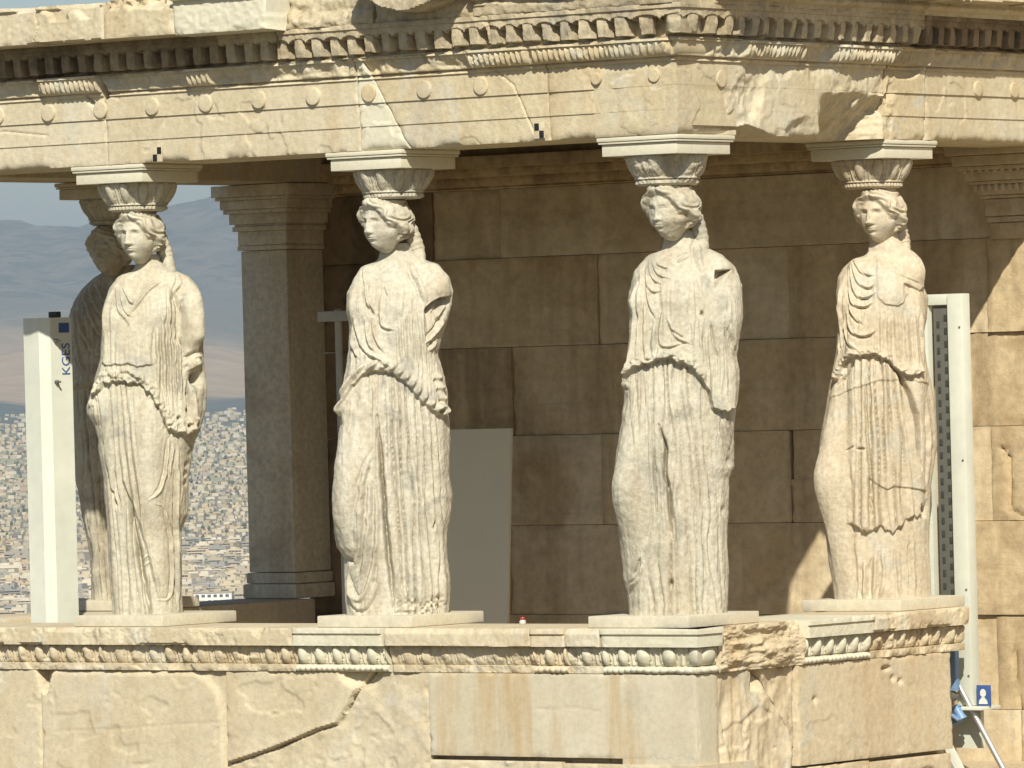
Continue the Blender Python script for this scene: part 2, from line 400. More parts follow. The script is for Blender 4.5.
# cornice
def corn_block(face, s0, s1, ofun, mat, seed, z1=3.28, mit0=None, mit1=None, z0=3.055, lab=None):
    Zc = zgrid(z0, z1, .0075, (3.058, 3.075, 3.14, 3.25))
    o = relief('cornice_block', PZ, face, s0, s1, Zc, ofun, -.25, mat, .0085, mit0, mit1, seed=seed, chip=.012, wear=.012)
    if lab: o['label'] = lab
    return o
def c1(s, z):
    top = 3.262+.012*rough(s, 0*z, 21, 5)-.02*sstep(.2, .6, rough(s, 0*z, 22, 8))
    o = np.where(z > 3.062+.008*np.clip(rough(s, 0*z, 20, 14), 0, 1), .55, .42)
    o = o+np.where(z > 3.235, .018, 0)-.30*sstep(-.004, .012, z-top)
    o = o-.028*sstep(.22, .5, rough(s, z, 23, 5))*(z > 3.17)
    return o+crack(s, z, [(-3.73, 3.28), (-3.70, 3.15), (-3.75, 3.05)], .004, .012)
corn_block('F', -5.9, -3.24, c1, M['arch'], 21)
def c1b(s, z):
    o = np.where(z > 3.062, .55, .42)-.06*sstep(3.195, 3.235, z+.02*rough(s, z, 24, 12))*np.clip(.75+rough(s, z, 25, 12), 0, 2)
    return o-.16*sstep(3.265, 3.275, z)
corn_block('F', -3.237, -2.757, c1b, M['arch2'], 22)
def c2(s, z):
    o = np.where(z > 3.052, .555, .42)
    return o+np.where(z > 3.235, .03, 0)
corn_block('F', -2.754, -2.13, c2, M['new'], 23, z0=3.05, lab='clean white repair block in the cornice')
def c3(s, z):
    o = .40-.03*sstep(3.10, 3.16, z+.03*rough(s, z, 26, 5))-.10*sstep(3.2, 3.26, z+.02*rough(s, z, 27, 6))+.06*sstep(.25, .45, rough(s*.7, z*1.6, 27, 5))*(z > 3.09)
    o = o+.012*rough(s, z, 28, 22)
    return o
corn_block('F', -2.127, -1.553, c3, M['dent'], 24)
def c4(s, z):
    u = (s+1.20)/.30
    zb = 3.10+.10*np.abs(u)**2.2+.01*rough(s, 0*z, 29, 9)
    return np.where(z > zb, .58+.006*rough(s, z, 30, 6), .38+.012*rough(s, z, 31, 8))
corn_block('F', -1.55, -.905, c4, M['dent'], 25, z1=3.32)
def c5(s, z):
    o = .40-.012*sstep(3.105, 3.115, z+.012*rough(s, 0*z, 33, 5))+.05*sstep(3.135, 3.15, z+.012*rough(s, 0*z, 33, 6))
    o = o+.020*rough(s*.6, z*3, 34, 9)*(z > 3.10)
    return o
corn_block('F', -.902, .255, c5, M['dent'], 26, mit1=0.6)
def c6(s, z):
    o = .40+.03*sstep(3.075, 3.08, z)+beads(s, z, 3.085, 3.112, .035, .012)
    o = np.where(z > 3.15-.022*sstep(1.2, 1.7, s)+.006*rough(s, 0*z, 35, 9), .565, o)
    return o-.03*sstep(.3, .55, rough(s, z, 36, 6))*(z > 3.14)
corn_block('R', -.10, 1.80, c6, M['dent'], 27, z1=3.36)
corn_block('R', 1.803, 3.6, c6, M['arch'], 28, z1=3.36)
# roof over the porch and the coffered ceiling
mb = MB(); box(mb, (-5.6, -.24, 3.0), (.24, 3.59, 3.25), .01); mb.build('roof_slab', M['arch2'], PZ)
mb = MB()
for i in range(7):
    y = .32+i*.48; box(mb, (-4.98, y, 2.66), (-.262, y+.16, 2.99), .008)
for i in range(9):
    x = -4.9+i*.56; box(mb, (x, .27, 2.70), (x+.13, 3.57, 2.985), .008)
mb.build('ceiling', M['ceil'], PZ)

# podium: carved ledge, upright slabs, lower course
def ledge_prof(z, o0=.0):
    o = np.where(z > -.152, .392, 0)
    t = np.clip((z+.25)/.098, 0, 1)
    o = np.where(z <= -.152, .328+.026*np.sqrt(t), o)
    o = np.where(z <= -.25, .350, o)
    return o+o0
LZ = zgrid(-.287, -.060, .0048, (-.152, -.25, -.085, -.098))
def ledge(face, s0, s1, seed, state, mat, mit0=None, mit1=None):
    def f(s, z):
        o = ledge_prof(z)
        e = eggs(s, z, -.248, -.156, PER, .02, .032)
        b = beads(s, z, -.286, -.254, .036, .016)
        if state == 'new':
            o = o+e+b+np.where((z > -.098) & (z < -.088), -.006, 0)+np.where(z > -.088, .008, 0)
        elif state == 'old':
            k = .55+.45*sstep(-.5, .3, rough(s, 0*z, seed+1, 4))
            o = o+e*k*.95+.008*(z < -.25)-.014*np.clip(rough(s, z, seed+2, 12), 0, 1)
            o = o-.025*sstep(-.078, -.060, z+.010*rough(s, 0*z, seed+3, 7))*sstep(.1, .6, rough(s, z, seed+5, 4))
            o = o-.012*sstep(.35, .5, rough(s, z, seed+4, 5))*(z < -.14)
        elif state == 'worn':
            k = sstep(.0, .5, rough(s, 0*z, seed+1, 4)+.3)
            o = o+e*(.35+.6*k)*.8+np.where(z < -.15, -.022*np.clip(rough(s, z, seed+2, 7)-.05, 0, 1)-.010*np.clip(rough(s, z, seed+6, 20), 0, 1), -.006*rough(s, z, seed+7, 6))
            o = o-.02*sstep(-.09, -.06, z)*np.clip(rough(s, 0*z, seed+4, 4)+.4, 0, 1)
        else:   # broken away
            o = .365+.03*rough(s, z, seed+2, 4)+.020*rough(s*.6, z*2, seed+3, 13)
        return o
    return relief('ledge_block', PZ, face, s0, s1, LZ, f, -.15, mat, .0052, mit0, mit1, seed=seed, chip=.008, wear=.006)
ledge('F', -5.7, -3.525, 41, 'old', M['pod'])
ledge('F', -3.522, -2.202, 42, 'old', M['pod'])
ledge('F', -2.199, lambda z: -1.60+.10*(z+.17)*-1.2, 43, 'new', M['new'])
ledge('F', lambda z: -1.585-.12*(z+.17), -.652, 44, 'worn', M['pod'])
ledge('F', -.649, -.437, 45, 'new', M['pod_s'])
ledge('F', -.434, -.218, 46, 'worn', M['pod'])
ledge('F', -.215, .255, 47, 'new', M['new'], mit1=1.0)
ledge('R', -.255, -.165, 48, 'new', M['new'], mit0=1.0)
ledge('R', -.162, .585, 49, 'broken', M['pod_s'])
ledge('R', .588, 1.19, 50, 'new', M['new'])
ledge('R', 1.193, 2.10, 51, 'old', M['pod_s'])
def slab(face, s0, s1, seed, mat, extra=None, z0=-.713, z1=-.290, rg=.006, back=-.12, mit0=None, mit1=None, o0=.345, name='podium_slab', ds=.009):
    Zs = zgrid(z0, z1, .009)
    def f(s, z):
        o = np.full_like(s, o0)+rg*.35*rough(s, z, seed+1, 3)-rg*.8*sstep(.42, .55, rough(s*.8, z*1.3, seed+2, 5))
        return o if extra is None else o+extra(s, z)
    return relief(name, PZ, face, s0, s1, Zs, f, back, mat, ds, mit0, mit1, seed=seed, chip=.006, wear=rg*.6)
def notch(s, z):
    d = np.abs(s+3.955); w = .05-.35*(-.29-z)
    return -.07*sstep(.012, -.004, d-np.maximum(w, 0))*(z > -.42)
slab('F', -5.7, -3.986, 61, M['pod'], notch, z0=-1.1)
def ex2(s, z):
    r = np.hypot(np.maximum(s+2.95, 0), np.maximum(z+.52, 0))
    return notch(s, z)-.02*sstep(.20, .25, r)+crack(s, z, [(-3.9, -.62), (-3.4, -.60), (-3.0, -.57), (-2.72, -.56)], .005, .003)
slab('F', -3.983, -2.693, 62, M['pod'], ex2, z0=-1.1)
CR = np.array([(-2.9, -.80), (-2.701, -.779), (-2.414, -.702), (-2.21, -.636), (-2.088, -.593), (-1.954, -.56), (-1.871, -.461), (-1.787, -.341), (-1.733, -.289)])
def ex3(s, z):
    zz = np.interp(s+.008*rough(s, z, 70, 12), CR[:, 0], CR[:, 1])
    low = sstep(.003, -.004, z-zz)*(s > -2.9)+1.0*(s > -1.733)
    low = np.clip(low, 0, 1)
    rim = .012*np.exp(-np.clip(z-zz, 0, 9)/.02)*(z > zz)*(s < -1.733)
    chunk = -.045*sstep(.11, .06, np.hypot((s+1.79)/1.4, (z+.285)*1.1))
    return -low*(.022-.014*sstep(-1.7, -1.5, s))+rim+low*.006*np.clip(rough(s, z, 71, 9)-.1, -1, .7)+chunk+crack(s, z, [tuple(p) for p in CR], .006, .03)
slab('F', -2.69, -1.343, 63, M['pod'], ex3, z0=-1.1, rg=.008)
slab('F', -1.34, .342, 64, M['panel'], back=.2, extra= lambda s, z: crack(s, z, [(-.65, -.47), (-.4, -.46), (-.25, -.48)], .004, .003)+.004, rg=.001, z0=-.712)
# flank slabs
slab('R', -.347, -.16, 65, M['panel'], lambda s, z: 0*s+.0, rg=.001, z0=-1.1)
j1 = lambda z: np.interp(z, [-1.1, -.639, -.516, -.399, -.29], [.50, .484, .382, .272, .20])
def ex6(s, z): return -.02+.016*rough(s*1.6, z*.5, 72, 8)*sstep(-.3, -.45, z)-.012*rough(s, z, 73, 4)-.05*np.exp(-((s-.20)/.03)**2)*(z > -.40)
slab('R', -.157, j1, 66, M['pod_s'], ex6, z0=-1.1, rg=.01)
slab('R', lambda z: j1(z)+.008, .535, 67, M['pod_s'], lambda s, z: -.02+.012*rough(s, z, 74, 9), rg=.006, z0=-.70)
def ex8(s, z):
    o = -.03*np.exp(-(((s-1.36)/.04)**2+((z+.345)/.012)**2)**2)
    for a, b in ((1.42, -.40), (1.49, -.42), (.70, -.47)): o = o-.02*np.exp(-(((s-a)/.02)**2+((z-b)/.014)**2))
    return o+.0
slab('R', .541, 1.975, 68, M['pod_s'], ex8, z0=-.80, rg=.004)
# lower course and core of the podium
def low(face, s0, s1, seed, z1, o0=.40, **k): slab(face, s0, s1, seed, M['pod'], None, z0=-1.75, z1=z1, rg=.02, o0=o0, name='base_course', ds=.02, **k)
low('F', -1.335, -.5, 80, -.735, .352); low('F', -.495, .36, 81, -.742, .352)
slab('R', .1, 1.2, 83, M['pod_s'], None, z0=-1.6, z1=-.812, rg=.016, o0=.345, name='base_course', ds=.02); slab('R', 1.205, 1.95, 84, M['pod_s'], None, z0=-1.6, z1=-.822, rg=.016, o0=.345, name='base_course', ds=.02)
mb = MB()
box(mb, (-5.58, -.26, -2.6), (-.262, .22, -.0625), .01); box(mb, (-.26, -.26, -2.6), (.26, 2.02, -.0625), .01)
box(mb, (-5.58, .222, -2.6), (-5.0, 3.3, -.0625), .01)
mb.build('podium_core', M['pod'], PZ)
mb = MB(); box(mb, (-5.0, .2, -1.2), (-.2, 3.6, -.98), .005); mb.build('porch_floor', M['floor'], PZ)

# ------------------------------------------------------------------ the temple wall behind, with its end pilasters
wall = empty('temple_wall', (0, 3.6, 0), 0, 'tall wall of large stained marble blocks behind the porch, half in shadow', 'wall')
wall.location = (0, 0, 0)
ZC = [-2.6, -2.27, -1.745, -1.22, -.695, -.17, .352, .877, 1.397, 1.92, 2.325]
def wblock(x0, x1, z0, z1, seed, mat, proud=0.0, extra=None, ds=.02):
    Zs = zgrid(z0+.0015, z1-.0015, ds)
    def f(s, z):
        o = 0*s+proud+.004*rough(s, z, seed, 2)-.007*sstep(.3, .5, rough(s, z, seed+1, 4))
        return o if extra is None else o+extra(s, z)
    return relief('wall_block', wall, 'F', x0+.0015, x1-.0015, Zs, f, -.5, mat, ds, plane=3.6, chip=.004 if x1 > -1.2 else .007, wear=.005, seed=seed)
k = 0
wrng = np.random.default_rng(12)
def wmat(): return M[wrng.choice(['wall', 'wall', 'wall_b', 'wall_c'])]
for i in range(len(ZC)-1):
    offs = (-3.085 if i % 2 == 0 else -3.06) if i != 7 else -3.0
    xs = [offs+1.34*(j-2)+(.62 if i % 2 else 0) for j in range(0, 12)]
    xs = [-5.3, -4.28]+[x for x in xs if -4.0 < x < 8.5]+[9.0]
    for a, b in zip(xs[:-1], xs[1:]):
        k += 1
        fine = a < .6
        if i == 6 and a < -1.745 < b:      # one block was replaced by a short dark stone
            wblock(a, -1.76, ZC[i], ZC[i+1], 100+k, M['wall'], .004*((k*7) % 5-2), ds=.022)
            wblock(-1.757, -1.46, ZC[i]+.25, ZC[i+1], 300+k, M['wall_d'], -.02, ds=.022)
            wblock(-1.757, -1.46, ZC[i], ZC[i]+.247, 301+k, M['wall'], 0, ds=.022)
            if b > -1.45: wblock(-1.457, b, ZC[i], ZC[i+1], 302+k, M['wall'], .0, ds=.022)
            continue
        def ex(s, z): return crack(s, z, [(-.34, .75), (-.29, .70), (-.30, .42), (-.18, .36)], .008, .03)+crack(s, z, [(-.42, .74), (-.29, .745)], .006, .02)+crack(s, z, [(-.30, -.35), (-.27, -.7), (-.29, -1.2)], .008, .03)
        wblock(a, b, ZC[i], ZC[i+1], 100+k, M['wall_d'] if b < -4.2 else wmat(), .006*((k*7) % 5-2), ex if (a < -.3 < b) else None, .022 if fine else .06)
# crowning band of the wall
def band(s, z):
    o = np.where(z > 2.345, .02, 0)+np.where(z > 2.40, .05, 0)+np.where(z > 2.45, .08, 0)
    return o+eggs(s, z, 2.352, 2.398, .06, 0, .012)+eggs(s, z, 2.405, 2.447, .05, 0, .012)+beads(s, z, 2.328, 2.343, .03, .008)
relief('wall_band', wall, 'F', -5.3, 9.0, zgrid(2.326, 2.52, .008, (2.345, 2.40, 2.45)), band, -.5, M['wall_c'], .014, plane=3.6, seed=91)
mb = MB(); box(mb, (-5.095, 3.63, 2.5225), (9.0, 4.1, 4.6), .01); box(mb, (-5.095, 4.103, -2.6), (9, 4.3, 4.59), .01); mb.build('upper_wall', M['wall'], wall)
def pilaster(x0, x1, y0, label, zb=-.004, gs=.72, base=True):
    e = empty('pilaster' if base else 'wall_capital', (x0/2+x1/2, y0, zb), 0, label, 'pilaster' if base else 'capital', None)
    w = (x1-x0)/2; d = 3.598-y0
    m = MB(); box(m, (-w, .0, .10 if base else 1.93), (w, d, 2.02), .008); m.build('shaft' if base else 'neck', M['anta'] if base else M['wall'], e)
    if base:
        m = MB()
        for lo, hi, g in ((-.056, .03, .03), (.032, .097, .015)): box(m, (-w-g, -g, lo), (w+g, d, hi), .012)
        m.build('base', M['anta'], e)
    m = MB(); z = 2.023
    for h, g in ([(.03, .016), (.085, .012), (.03, .036), (.012, .026), (.062, .05), (.026, .076), (.055, .090), (.02, .112), (.07, .128)] if base else ()):
        g *= .95; box(m, (-w-g, -g, z), (w+g, d, z+h-.001), .006); z += h
    for h, g in () if base else ((.035, .015), (.10, .022), (.02, .04), (.06, .06), (.02, .085), (.06, .105), (.025, .13), (.06, .155), (.085, .185)):
        h *= .98; g *= gs; box(m, (-w-g, -g, z), (w+g, d, z+h-.002), .010); z += h
    # small egg rows carved on the capital
    for zz, g, per in () if base else ((2.216, .06*gs, .045), (2.318, .105*gs, .05)):
        n = int((2*w+2*g)/per)
        for j in range(n+1):
            lathe(m, [(.001, -.022), (.012, -.016), (.016, 0), (.011, .016), (.001, .022)], 8, c=(-w-g+per*j+.01, -g-.004, zz), cap=False)
        n = int((d+g)/per)
        for j in range(n):
            lathe(m, [(.001, -.022), (.012, -.016), (.016, 0), (.011, .016), (.001, .022)], 8, c=(w+g+.004, -g+per*j+.02, zz), cap=False)
    m.build('capital', M['anta'] if base else M['wall_b'], e)
    return e
pilaster(-5.46, -5.11, 3.25, 'grey shaded pilaster with stepped capital at the open end of the porch')
pilaster(-.36, .30, 3.57, 'carved stepped capital projecting from the wall at the right edge of the view', -.02, .95, False)

# ------------------------------------------------------------------ the draped marble figures
class Sketch:
    """drawing units of a figure study: axis foot/top in drawing units -> metres in the figure's own frame"""
    def __init__(s, top, bot): s.top = top; s.bot = bot; s.k = 2.31/(bot[1]-top[1])
    def X(s, x, y): return (x-(s.bot[0]+(s.top[0]-s.bot[0])*(s.bot[1]-y)/(s.bot[1]-s.top[1])))*s.k
    def Z(s, y): return (s.bot[1]-y)*s.k
    def px(s, X, Z):
        y = s.bot[1]-Z/s.k
        return X/s.k+s.bot[0]+(s.top[0]-s.bot[0])*(s.bot[1]-y)/(s.bot[1]-s.top[1]), y
def gl(v, c, w): return np.exp(-((v-c)/w)**2)
def spline(pts, k=6):
    p = np.array(pts, float)
    if len(p) < 3: return p
    q = np.concatenate([[2*p[0]-p[1]], p, [2*p[-1]-p[-2]]]); o = []
    for a, b, c, d in zip(q[:-3], q[1:-2], q[2:-1], q[3:]):
        for t in np.linspace(0, 1, k, endpoint=False):
            o.append(.5*((2*b)+(c-a)*t+(2*a-5*b+4*c-d)*t*t+(3*b-a-3*c+d)*t**3))
    return np.array(o+[p[-1]])
def pline(x, y, pts, w, h, taper=.22):
    """ridge (h>0) or groove (h<0) along a smooth curve, thinning out at its ends"""
    p = spline(pts); xs, ys = p[:, 0], p[:, 1]
    m = (x > xs.min()-4*w) & (x < xs.max()+4*w) & (y > ys.min()-4*w) & (y < ys.max()+4*w)
    o = np.zeros_like(x)
    if not m.any(): return o
    X, Y = x[m], y[m]
    X = X+.7*vn(X*.12, Y*.12, 0*X, 5); L = np.concatenate([[0], np.cumsum(np.hypot(np.diff(xs), np.diff(ys)))]); best = np.full(X.shape, 1e9); tt = np.zeros(X.shape); sg = np.zeros(X.shape)
    for i in range(len(p)-1):
        dx, dy = p[i+1]-p[i]; l2 = dx*dx+dy*dy+1e-9
        t = np.clip(((X-xs[i])*dx+(Y-ys[i])*dy)/l2, 0, 1); d = np.hypot(X-xs[i]-t*dx, Y-ys[i]-t*dy)
        b = d < best; sg = np.where(b, np.sign((X-xs[i])*dy-(Y-ys[i])*dx), sg); best = np.where(b, d, best); tt = np.where(b, (L[i]+t*math.sqrt(l2))/L[-1], tt)
    e = sstep(-.02, taper, tt)*sstep(1.02, 1-taper, tt)
    ww = w*(.55+.45*e)
    prof = np.exp(-(best/ww)**2)
    if h > 0:      # undercut beside each ridge, on the side turned from the light
        sd_ = best*sg*np.sign(p[-1][1]-p[0][1]+1e-6); prof = prof-.75*np.exp(-((sd_+1.75*ww)/(.55*ww+.25))**2)
    o[m] = h*prof*(.15+.85*e)
    return o
def crinkle(x, y, seed, amp=.006):
    """fine clinging folds of thin cloth, running mostly downwards"""
    xx = x+2.2*vn(x*.05, y*.035, 0*x, seed+9)
    a = vn(xx*.23, y*.020, 0*x, seed); b = vn(xx*.46, y*.03, 0*x, seed+1); c = vn(xx*.9, y*.055, 0*x, seed+2)
    amp = amp*.6
    return amp*(1.0-2.2*np.abs(a))+amp*.55*(1-2.2*np.abs(b))+amp*.3*(1-2*np.abs(c))
def pleats(x, y, top, bot, y0, y1, n, amp, seed, fade=8., jit=.35, ph=0.):
    """long folds fanning between a top span (xl,xr at y0) and a bottom span (xl,xr at y1)"""
    t = np.clip((y-y0)/(y1-y0), 0, 1)
    xl = top[0]+(bot[0]-top[0])*t; xr = top[1]+(bot[1]-top[1])*t
    u = (x-xl)/(xr-xl)
    w = u*n+jit*vn(u*n*.9, y*.018, 0*x, seed)+.12*vn(u*n*2, y*.05, 0*x, seed+3)+ph
    c = w-np.floor(w)
    p = np.abs(np.sin(math.pi*c))**.72                 # rounded ridge, narrow groove
    a = .45+.75*(.5+.5*vn(np.floor(w)*7.7, y*.012, 0*x, seed+5))
    msk = sstep(-.03, .05, u)*sstep(1.03, .95, u)*sstep(y0-fade, y0+fade, y)*sstep(y1+fade, y1-fade*.3, y)
    return .8*amp*(p*a-.50)*msk
def hem(x, y, pts, t, fade, soft=1.1, scal=0., seed=0):
    """upper layer of cloth ending along a hem line (y as a function of x), lying t proud of what is below"""
    xs = [p[0] for p in pts]; ys = [p[1] for p in pts]
    yh = np.interp(x, xs, ys)+scal*vn(x*.35, 0*x, 0*x, seed)
    d = yh-y
    e = sstep(xs[0]-5, xs[0]+1, x)*sstep(xs[-1]+5, xs[-1]-1, x)
    return t*sstep(-soft, soft, d)*np.exp(-np.clip(d, 0, 1e9)/fade)*e
def bump_(x, y, c, r, h):
    d = ((x-c[0])/r[0])**2+((y-c[1])/r[1])**2
    return h*np.exp(-d)

def figure_body(sk, Lp, Rp, depth, feat, nf=380, nb=80, nz=560, ztop=1.93, seed=0, ero=1.0):
    Lp = sorted(Lp, key=lambda p: -p[1]); Rp = sorted(Rp, key=lambda p: -p[1])
    z = np.linspace(-.004, ztop, nz)
    lx = np.interp(z, [sk.Z(p[1]) for p in Lp], [sk.X(*p) for p in Lp])
    rx = np.interp(z, [sk.Z(p[1]) for p in Rp], [sk.X(*p) for p in Rp])
    def smooth(a, n=3):
        for _ in range(n): a = np.concatenate([a[:1], (a[:-2]+2*a[1:-1]+a[2:])/4, a[-1:]])
        return a
    lx, rx = smooth(lx), smooth(rx)
    cx = (lx+rx)/2; ha = (rx-lx)/2
    b = np.interp(z, [d[0] for d in depth], [d[1] for d in depth]); cy = np.interp(z, [d[0] for d in depth], [d[2] for d in depth])
    b = smooth(b, 20); cy = smooth(cy, 20)
    ex = np.interp(z, [0, 1.0, 1.55, 1.72, 2], [.82, .86, .86, 1.0, 1.0])
    # front half runs from the left outline to the right outline on the side of the viewer (-y), then round the back
    tf = math.pi*(1-np.cos(np.linspace(0, math.pi, nf, endpoint=False)))/2*.35+.65*np.linspace(0, math.pi, nf, endpoint=False)
    tb = np.linspace(math.pi, 2*math.pi, nb, endpoint=False)
    t = np.concatenate([tf, tb])
    C = -np.cos(t)[None, :]; Sn = np.sin(t)[None, :]
    pw = ex[:, None]
    X = cx[:, None]+ha[:, None]*np.sign(C)*np.abs(C)**pw
    Y = cy[:, None]-b[:, None]*np.sign(Sn)*np.abs(Sn)**pw
    Z = np.repeat(z[:, None], len(t), 1)
    # outward normals in plan
    dX = np.roll(X, -1, 1)-np.roll(X, 1, 1); dY = np.roll(Y, -1, 1)-np.roll(Y, 1, 1)
    ln = np.hypot(dX, dY)+1e-9; nx, ny = dY/ln, -dX/ln
    k_ = np.sign((nx*(X-cx[:, None])+ny*(Y-cy[:, None])).mean()); nx *= k_; ny *= k_
    px, py = sk.px(X, Z)
    fr = np.clip(Sn, 0, 1); wf = sstep(.10, .52, fr)+0*X
    h = np.zeros_like(X)
    F = slice(0, nf)
    hf = feat(px[:, F], py[:, F], (X-cx[:, None])[:, F]/np.maximum(ha[:, None], .01))
    ua = np.abs((X-cx[:, None])[:, F]/np.maximum(ha[:, None], .01)); h[:, F] = hf*wf[:, F]*(1-.92*sstep(.87, 1.0, ua))
    zb = sstep(1.45, 1.2, Z)
    hb = .010*(np.abs(np.sin(t*9+.8*vn(t*3, Z*1.2, 0*Z, seed+4)))-.6)*zb
    h = h+hb*(1-wf)
    h = h+ero*(.0045*fbm(X*16, Y*16, Z*10, seed+1, 3)+.0022*fbm(X*60, Y*60, Z*40, seed+2, 2))*sstep(1.95, 1.7, Z)
    X2 = X+nx*h; Y2 = Y+ny*h
    V = np.stack([X2, Y2, Z], -1).reshape(-1, 3); n = len(t)
    return mesh_np('body', V, grid_q(nz, n, True), [np.arange(n)[::-1], np.arange((nz-1)*n, nz*n)], 75)

def head_mesh(seed=0, worn=0.0):
    nu, nv = 220, 150
    a = np.linspace(-math.pi, math.pi, nu, endpoint=False); e = np.linspace(-math.pi/2+.02, math.pi/2-.02, nv)
    A, E = np.meshgrid(a, e)
    d = np.stack([np.cos(E)*np.sin(A), -np.cos(E)*np.cos(A), np.sin(E)], -1)
    ex, ey, ez = .092, .118, .150
    r = 1/np.sqrt((d[..., 0]/ex)**2+(d[..., 1]/ey)**2+(d[..., 2]/ez)**2)
    P = d*r[..., None]; x, y, z = P[..., 0].copy(), P[..., 1].copy(), P[..., 2].copy()
    front = sstep(-.1, .45, np.cos(A)*np.cos(E))
    # long oval of the face, firm jaw
    x = x*(1-.26*sstep(-.03, -.14, z))*(1+.10*gl(z, -.05, .05)*front)
    y = np.where(y < 0, y*(1-.06*gl(z, -.02, .03)), y*(1-.55*sstep(-.02, -.12, z)))
    ax = np.abs(x)
    fy = np.zeros_like(x)
    fy += .026*gl(x, 0, .0135+.006*sstep(.0, -.04, z))*sstep(.055, -.030, z)*sstep(-.052, -.042, z)      # nose
    fy += .010*gl(ax, .014, .008)*gl(z, -.037, .009)
    fy += .007*gl(ax, .032, .026)*gl(z, .036, .011)                                                      # brow
    fy -= .022*gl(ax, .033, .018)*gl(z, .015, .013)                                                      # sockets
    fy += .009*gl(ax, .034, .012)*gl(z, .010, .0075)                                                     # eyeballs
    fy += .004*gl(ax, .034, .017)*gl(z, .019, .0028)-.003*gl(ax, .034, .017)*gl(z, .0145, .0022)
    fy += .009*gl(x, 0, .026)*gl(z, -.068, .010)-.007*gl(x, 0, .022)*gl(z, -.069, .0026)                 # mouth
    fy += .004*gl(x, 0, .016)*gl(z, -.077, .005)-.006*gl(x, 0, .022)*gl(z, -.088, .007)
    fy += .010*gl(x, 0, .022)*gl(z, -.110, .018)                                                         # chin
    fy += .005*gl(ax, .050, .022)*gl(z, -.020, .028)
    fy *= front*(1-.62*worn)
    y = y-fy
    fb = worn*.0055*fbm(x*30, y*30, z*22, seed+3, 3)*front
    # hair: waved band swept from a centre parting over the ears
    el = np.sqrt((x/.081)**2+((z+.045)/.124)**2)
    hair = np.where(np.cos(A) > 0, sstep(.97, 1.10, el+.015*vn(x*60, z*60, 0*x, seed))*sstep(-.025, .010, z+.14*np.clip(np.abs(A)-1.25, 0, .5)), sstep(-.10, -.05, z))
    ang = np.abs(np.arctan2(x, z+.03))
    lock = np.sin(el*46+3.0*np.sin(ang*8.5+.8*vn(x*18, y*18, z*18, seed+2)))
    big = np.sin(ang*8.5+1.0)
    roll = np.exp(-((el-1.18)/.16)**2)*(np.cos(A) > -.2)
    hh = hair*(.021+.016*roll+.0045*big+.0058*lock*(1-.5*worn)+.0025*vn(x*50, y*50, z*50, seed+5))
    hh -= hair*.008*gl(x, 0, .006)*(np.cos(A) > 0)
    D = np.stack([x, y*.9, z*.55], -1); D /= np.linalg.norm(D, axis=-1)[..., None]
    V = np.stack([x, y, z], -1)+D*(hh+fb)[..., None]
    V[..., 2] = np.minimum(V[..., 2], .150+.012*(V[..., 2]-.150))
    V = V.reshape(-1, 3)
    return mesh_np('head', V, grid_q(nv, nu, True), [np.arange(nu)[::-1], np.arange((nv-1)*nu, nv*nu)], 80)

def capital_mesh(worn, seed):
    m = MB(); zz = np.linspace(2.160, 2.312, 60)
    pr = np.interp(zz, [2.160, 2.166, 2.170, 2.184, 2.190, 2.194, 2.205, 2.312], [.138, .146, .156, .158, .148, .166, .158, .158])
    ov = .046*np.clip((zz-2.205)/.095, 0, 1)**.85; pr = pr+ov
    def f(A, Z):
        s = A*12/(2*math.pi)
        e = eggs(s, Z, 2.203, 2.308, 1.0, .3, .020)
        return e*(1-.6*worn)+worn*.016*fbm(np.cos(A)*4, np.sin(A)*4, Z*20, seed, 3)-.004*(Z < 2.19)*0+.004*np.where((Z > 2.166) & (Z < 2.19), np.sin(A*44), 0)*(1-worn)
    lathe(m, np.stack([pr, zz], -1), 288, f)
    return m.mesh('capital', 60)
def abacus_mesh(c=.252):
    m = MB(); box(m, (-.232, -.232, 2.3125), (.232, .232, 2.372), .004)
    box(m, (-.246, -.246, 2.3735), (.246, .246, 2.384), .004); box(m, (-c, -c, 2.3855), (c, c, 2.4085), .007)
    return m.mesh('abacus', 40)

def figure(pos, sk, bearing, body, head_off, yaw, headz, matn, label, braid, worn=0., seed=0, hs=1.0, pl=None, name='caryatid_statue', head_tilt=0., neckx=None):
    e = empty(name, pos, bearing, label, 'statue', 'marble maidens carrying the porch roof')
    m = M[matn]
    link('body', body, m, e)
    h = link('head', head_mesh(seed, worn), m, e)
    h.location = (head_off[0], head_off[1], headz); h.rotation_euler = (0, head_tilt, -yaw); h.scale = (hs*1.13, hs*1.08, 1.0)
    if braid:
        mb = MB(); P_ = np.array([(sk.X(x, y), dy, sk.Z(y)) for x, y, dy in braid])
        tt = np.linspace(0, 1, 60); Q = np.stack([np.interp(tt, np.linspace(0, 1, len(P_)), P_[:, i]) for i in range(3)], -1)
        rad = np.interp(tt, [0, .25, .6, .9, 1], [.018, .044, .042, .030, .012])*(1+.04*np.sin(tt*50))
        tube(mb, Q, rad, 18)
        mb.build('hair_fall', m, e, 70)
    c = link('capital', capital_mesh(worn, seed), m, e)
    a = link('abacus', abacus_mesh(), M['new'] if seed not in (96,) else M['arch2'], c)
    a.rotation_euler = (0, 0, -bearing)
    mb = MB(); p = .31
    box(mb, (-p, -p, -.0585), (p, p, 0), .006); q = mb.build('plinth', M['plinth'], e)
    if pl: q.location = (pl[0]*math.cos(-bearing)-pl[1]*math.sin(-bearing), pl[0]*math.sin(-bearing)+pl[1]*math.cos(-bearing), 0)
    q.rotation_euler = (0, 0, -bearing)
    return e
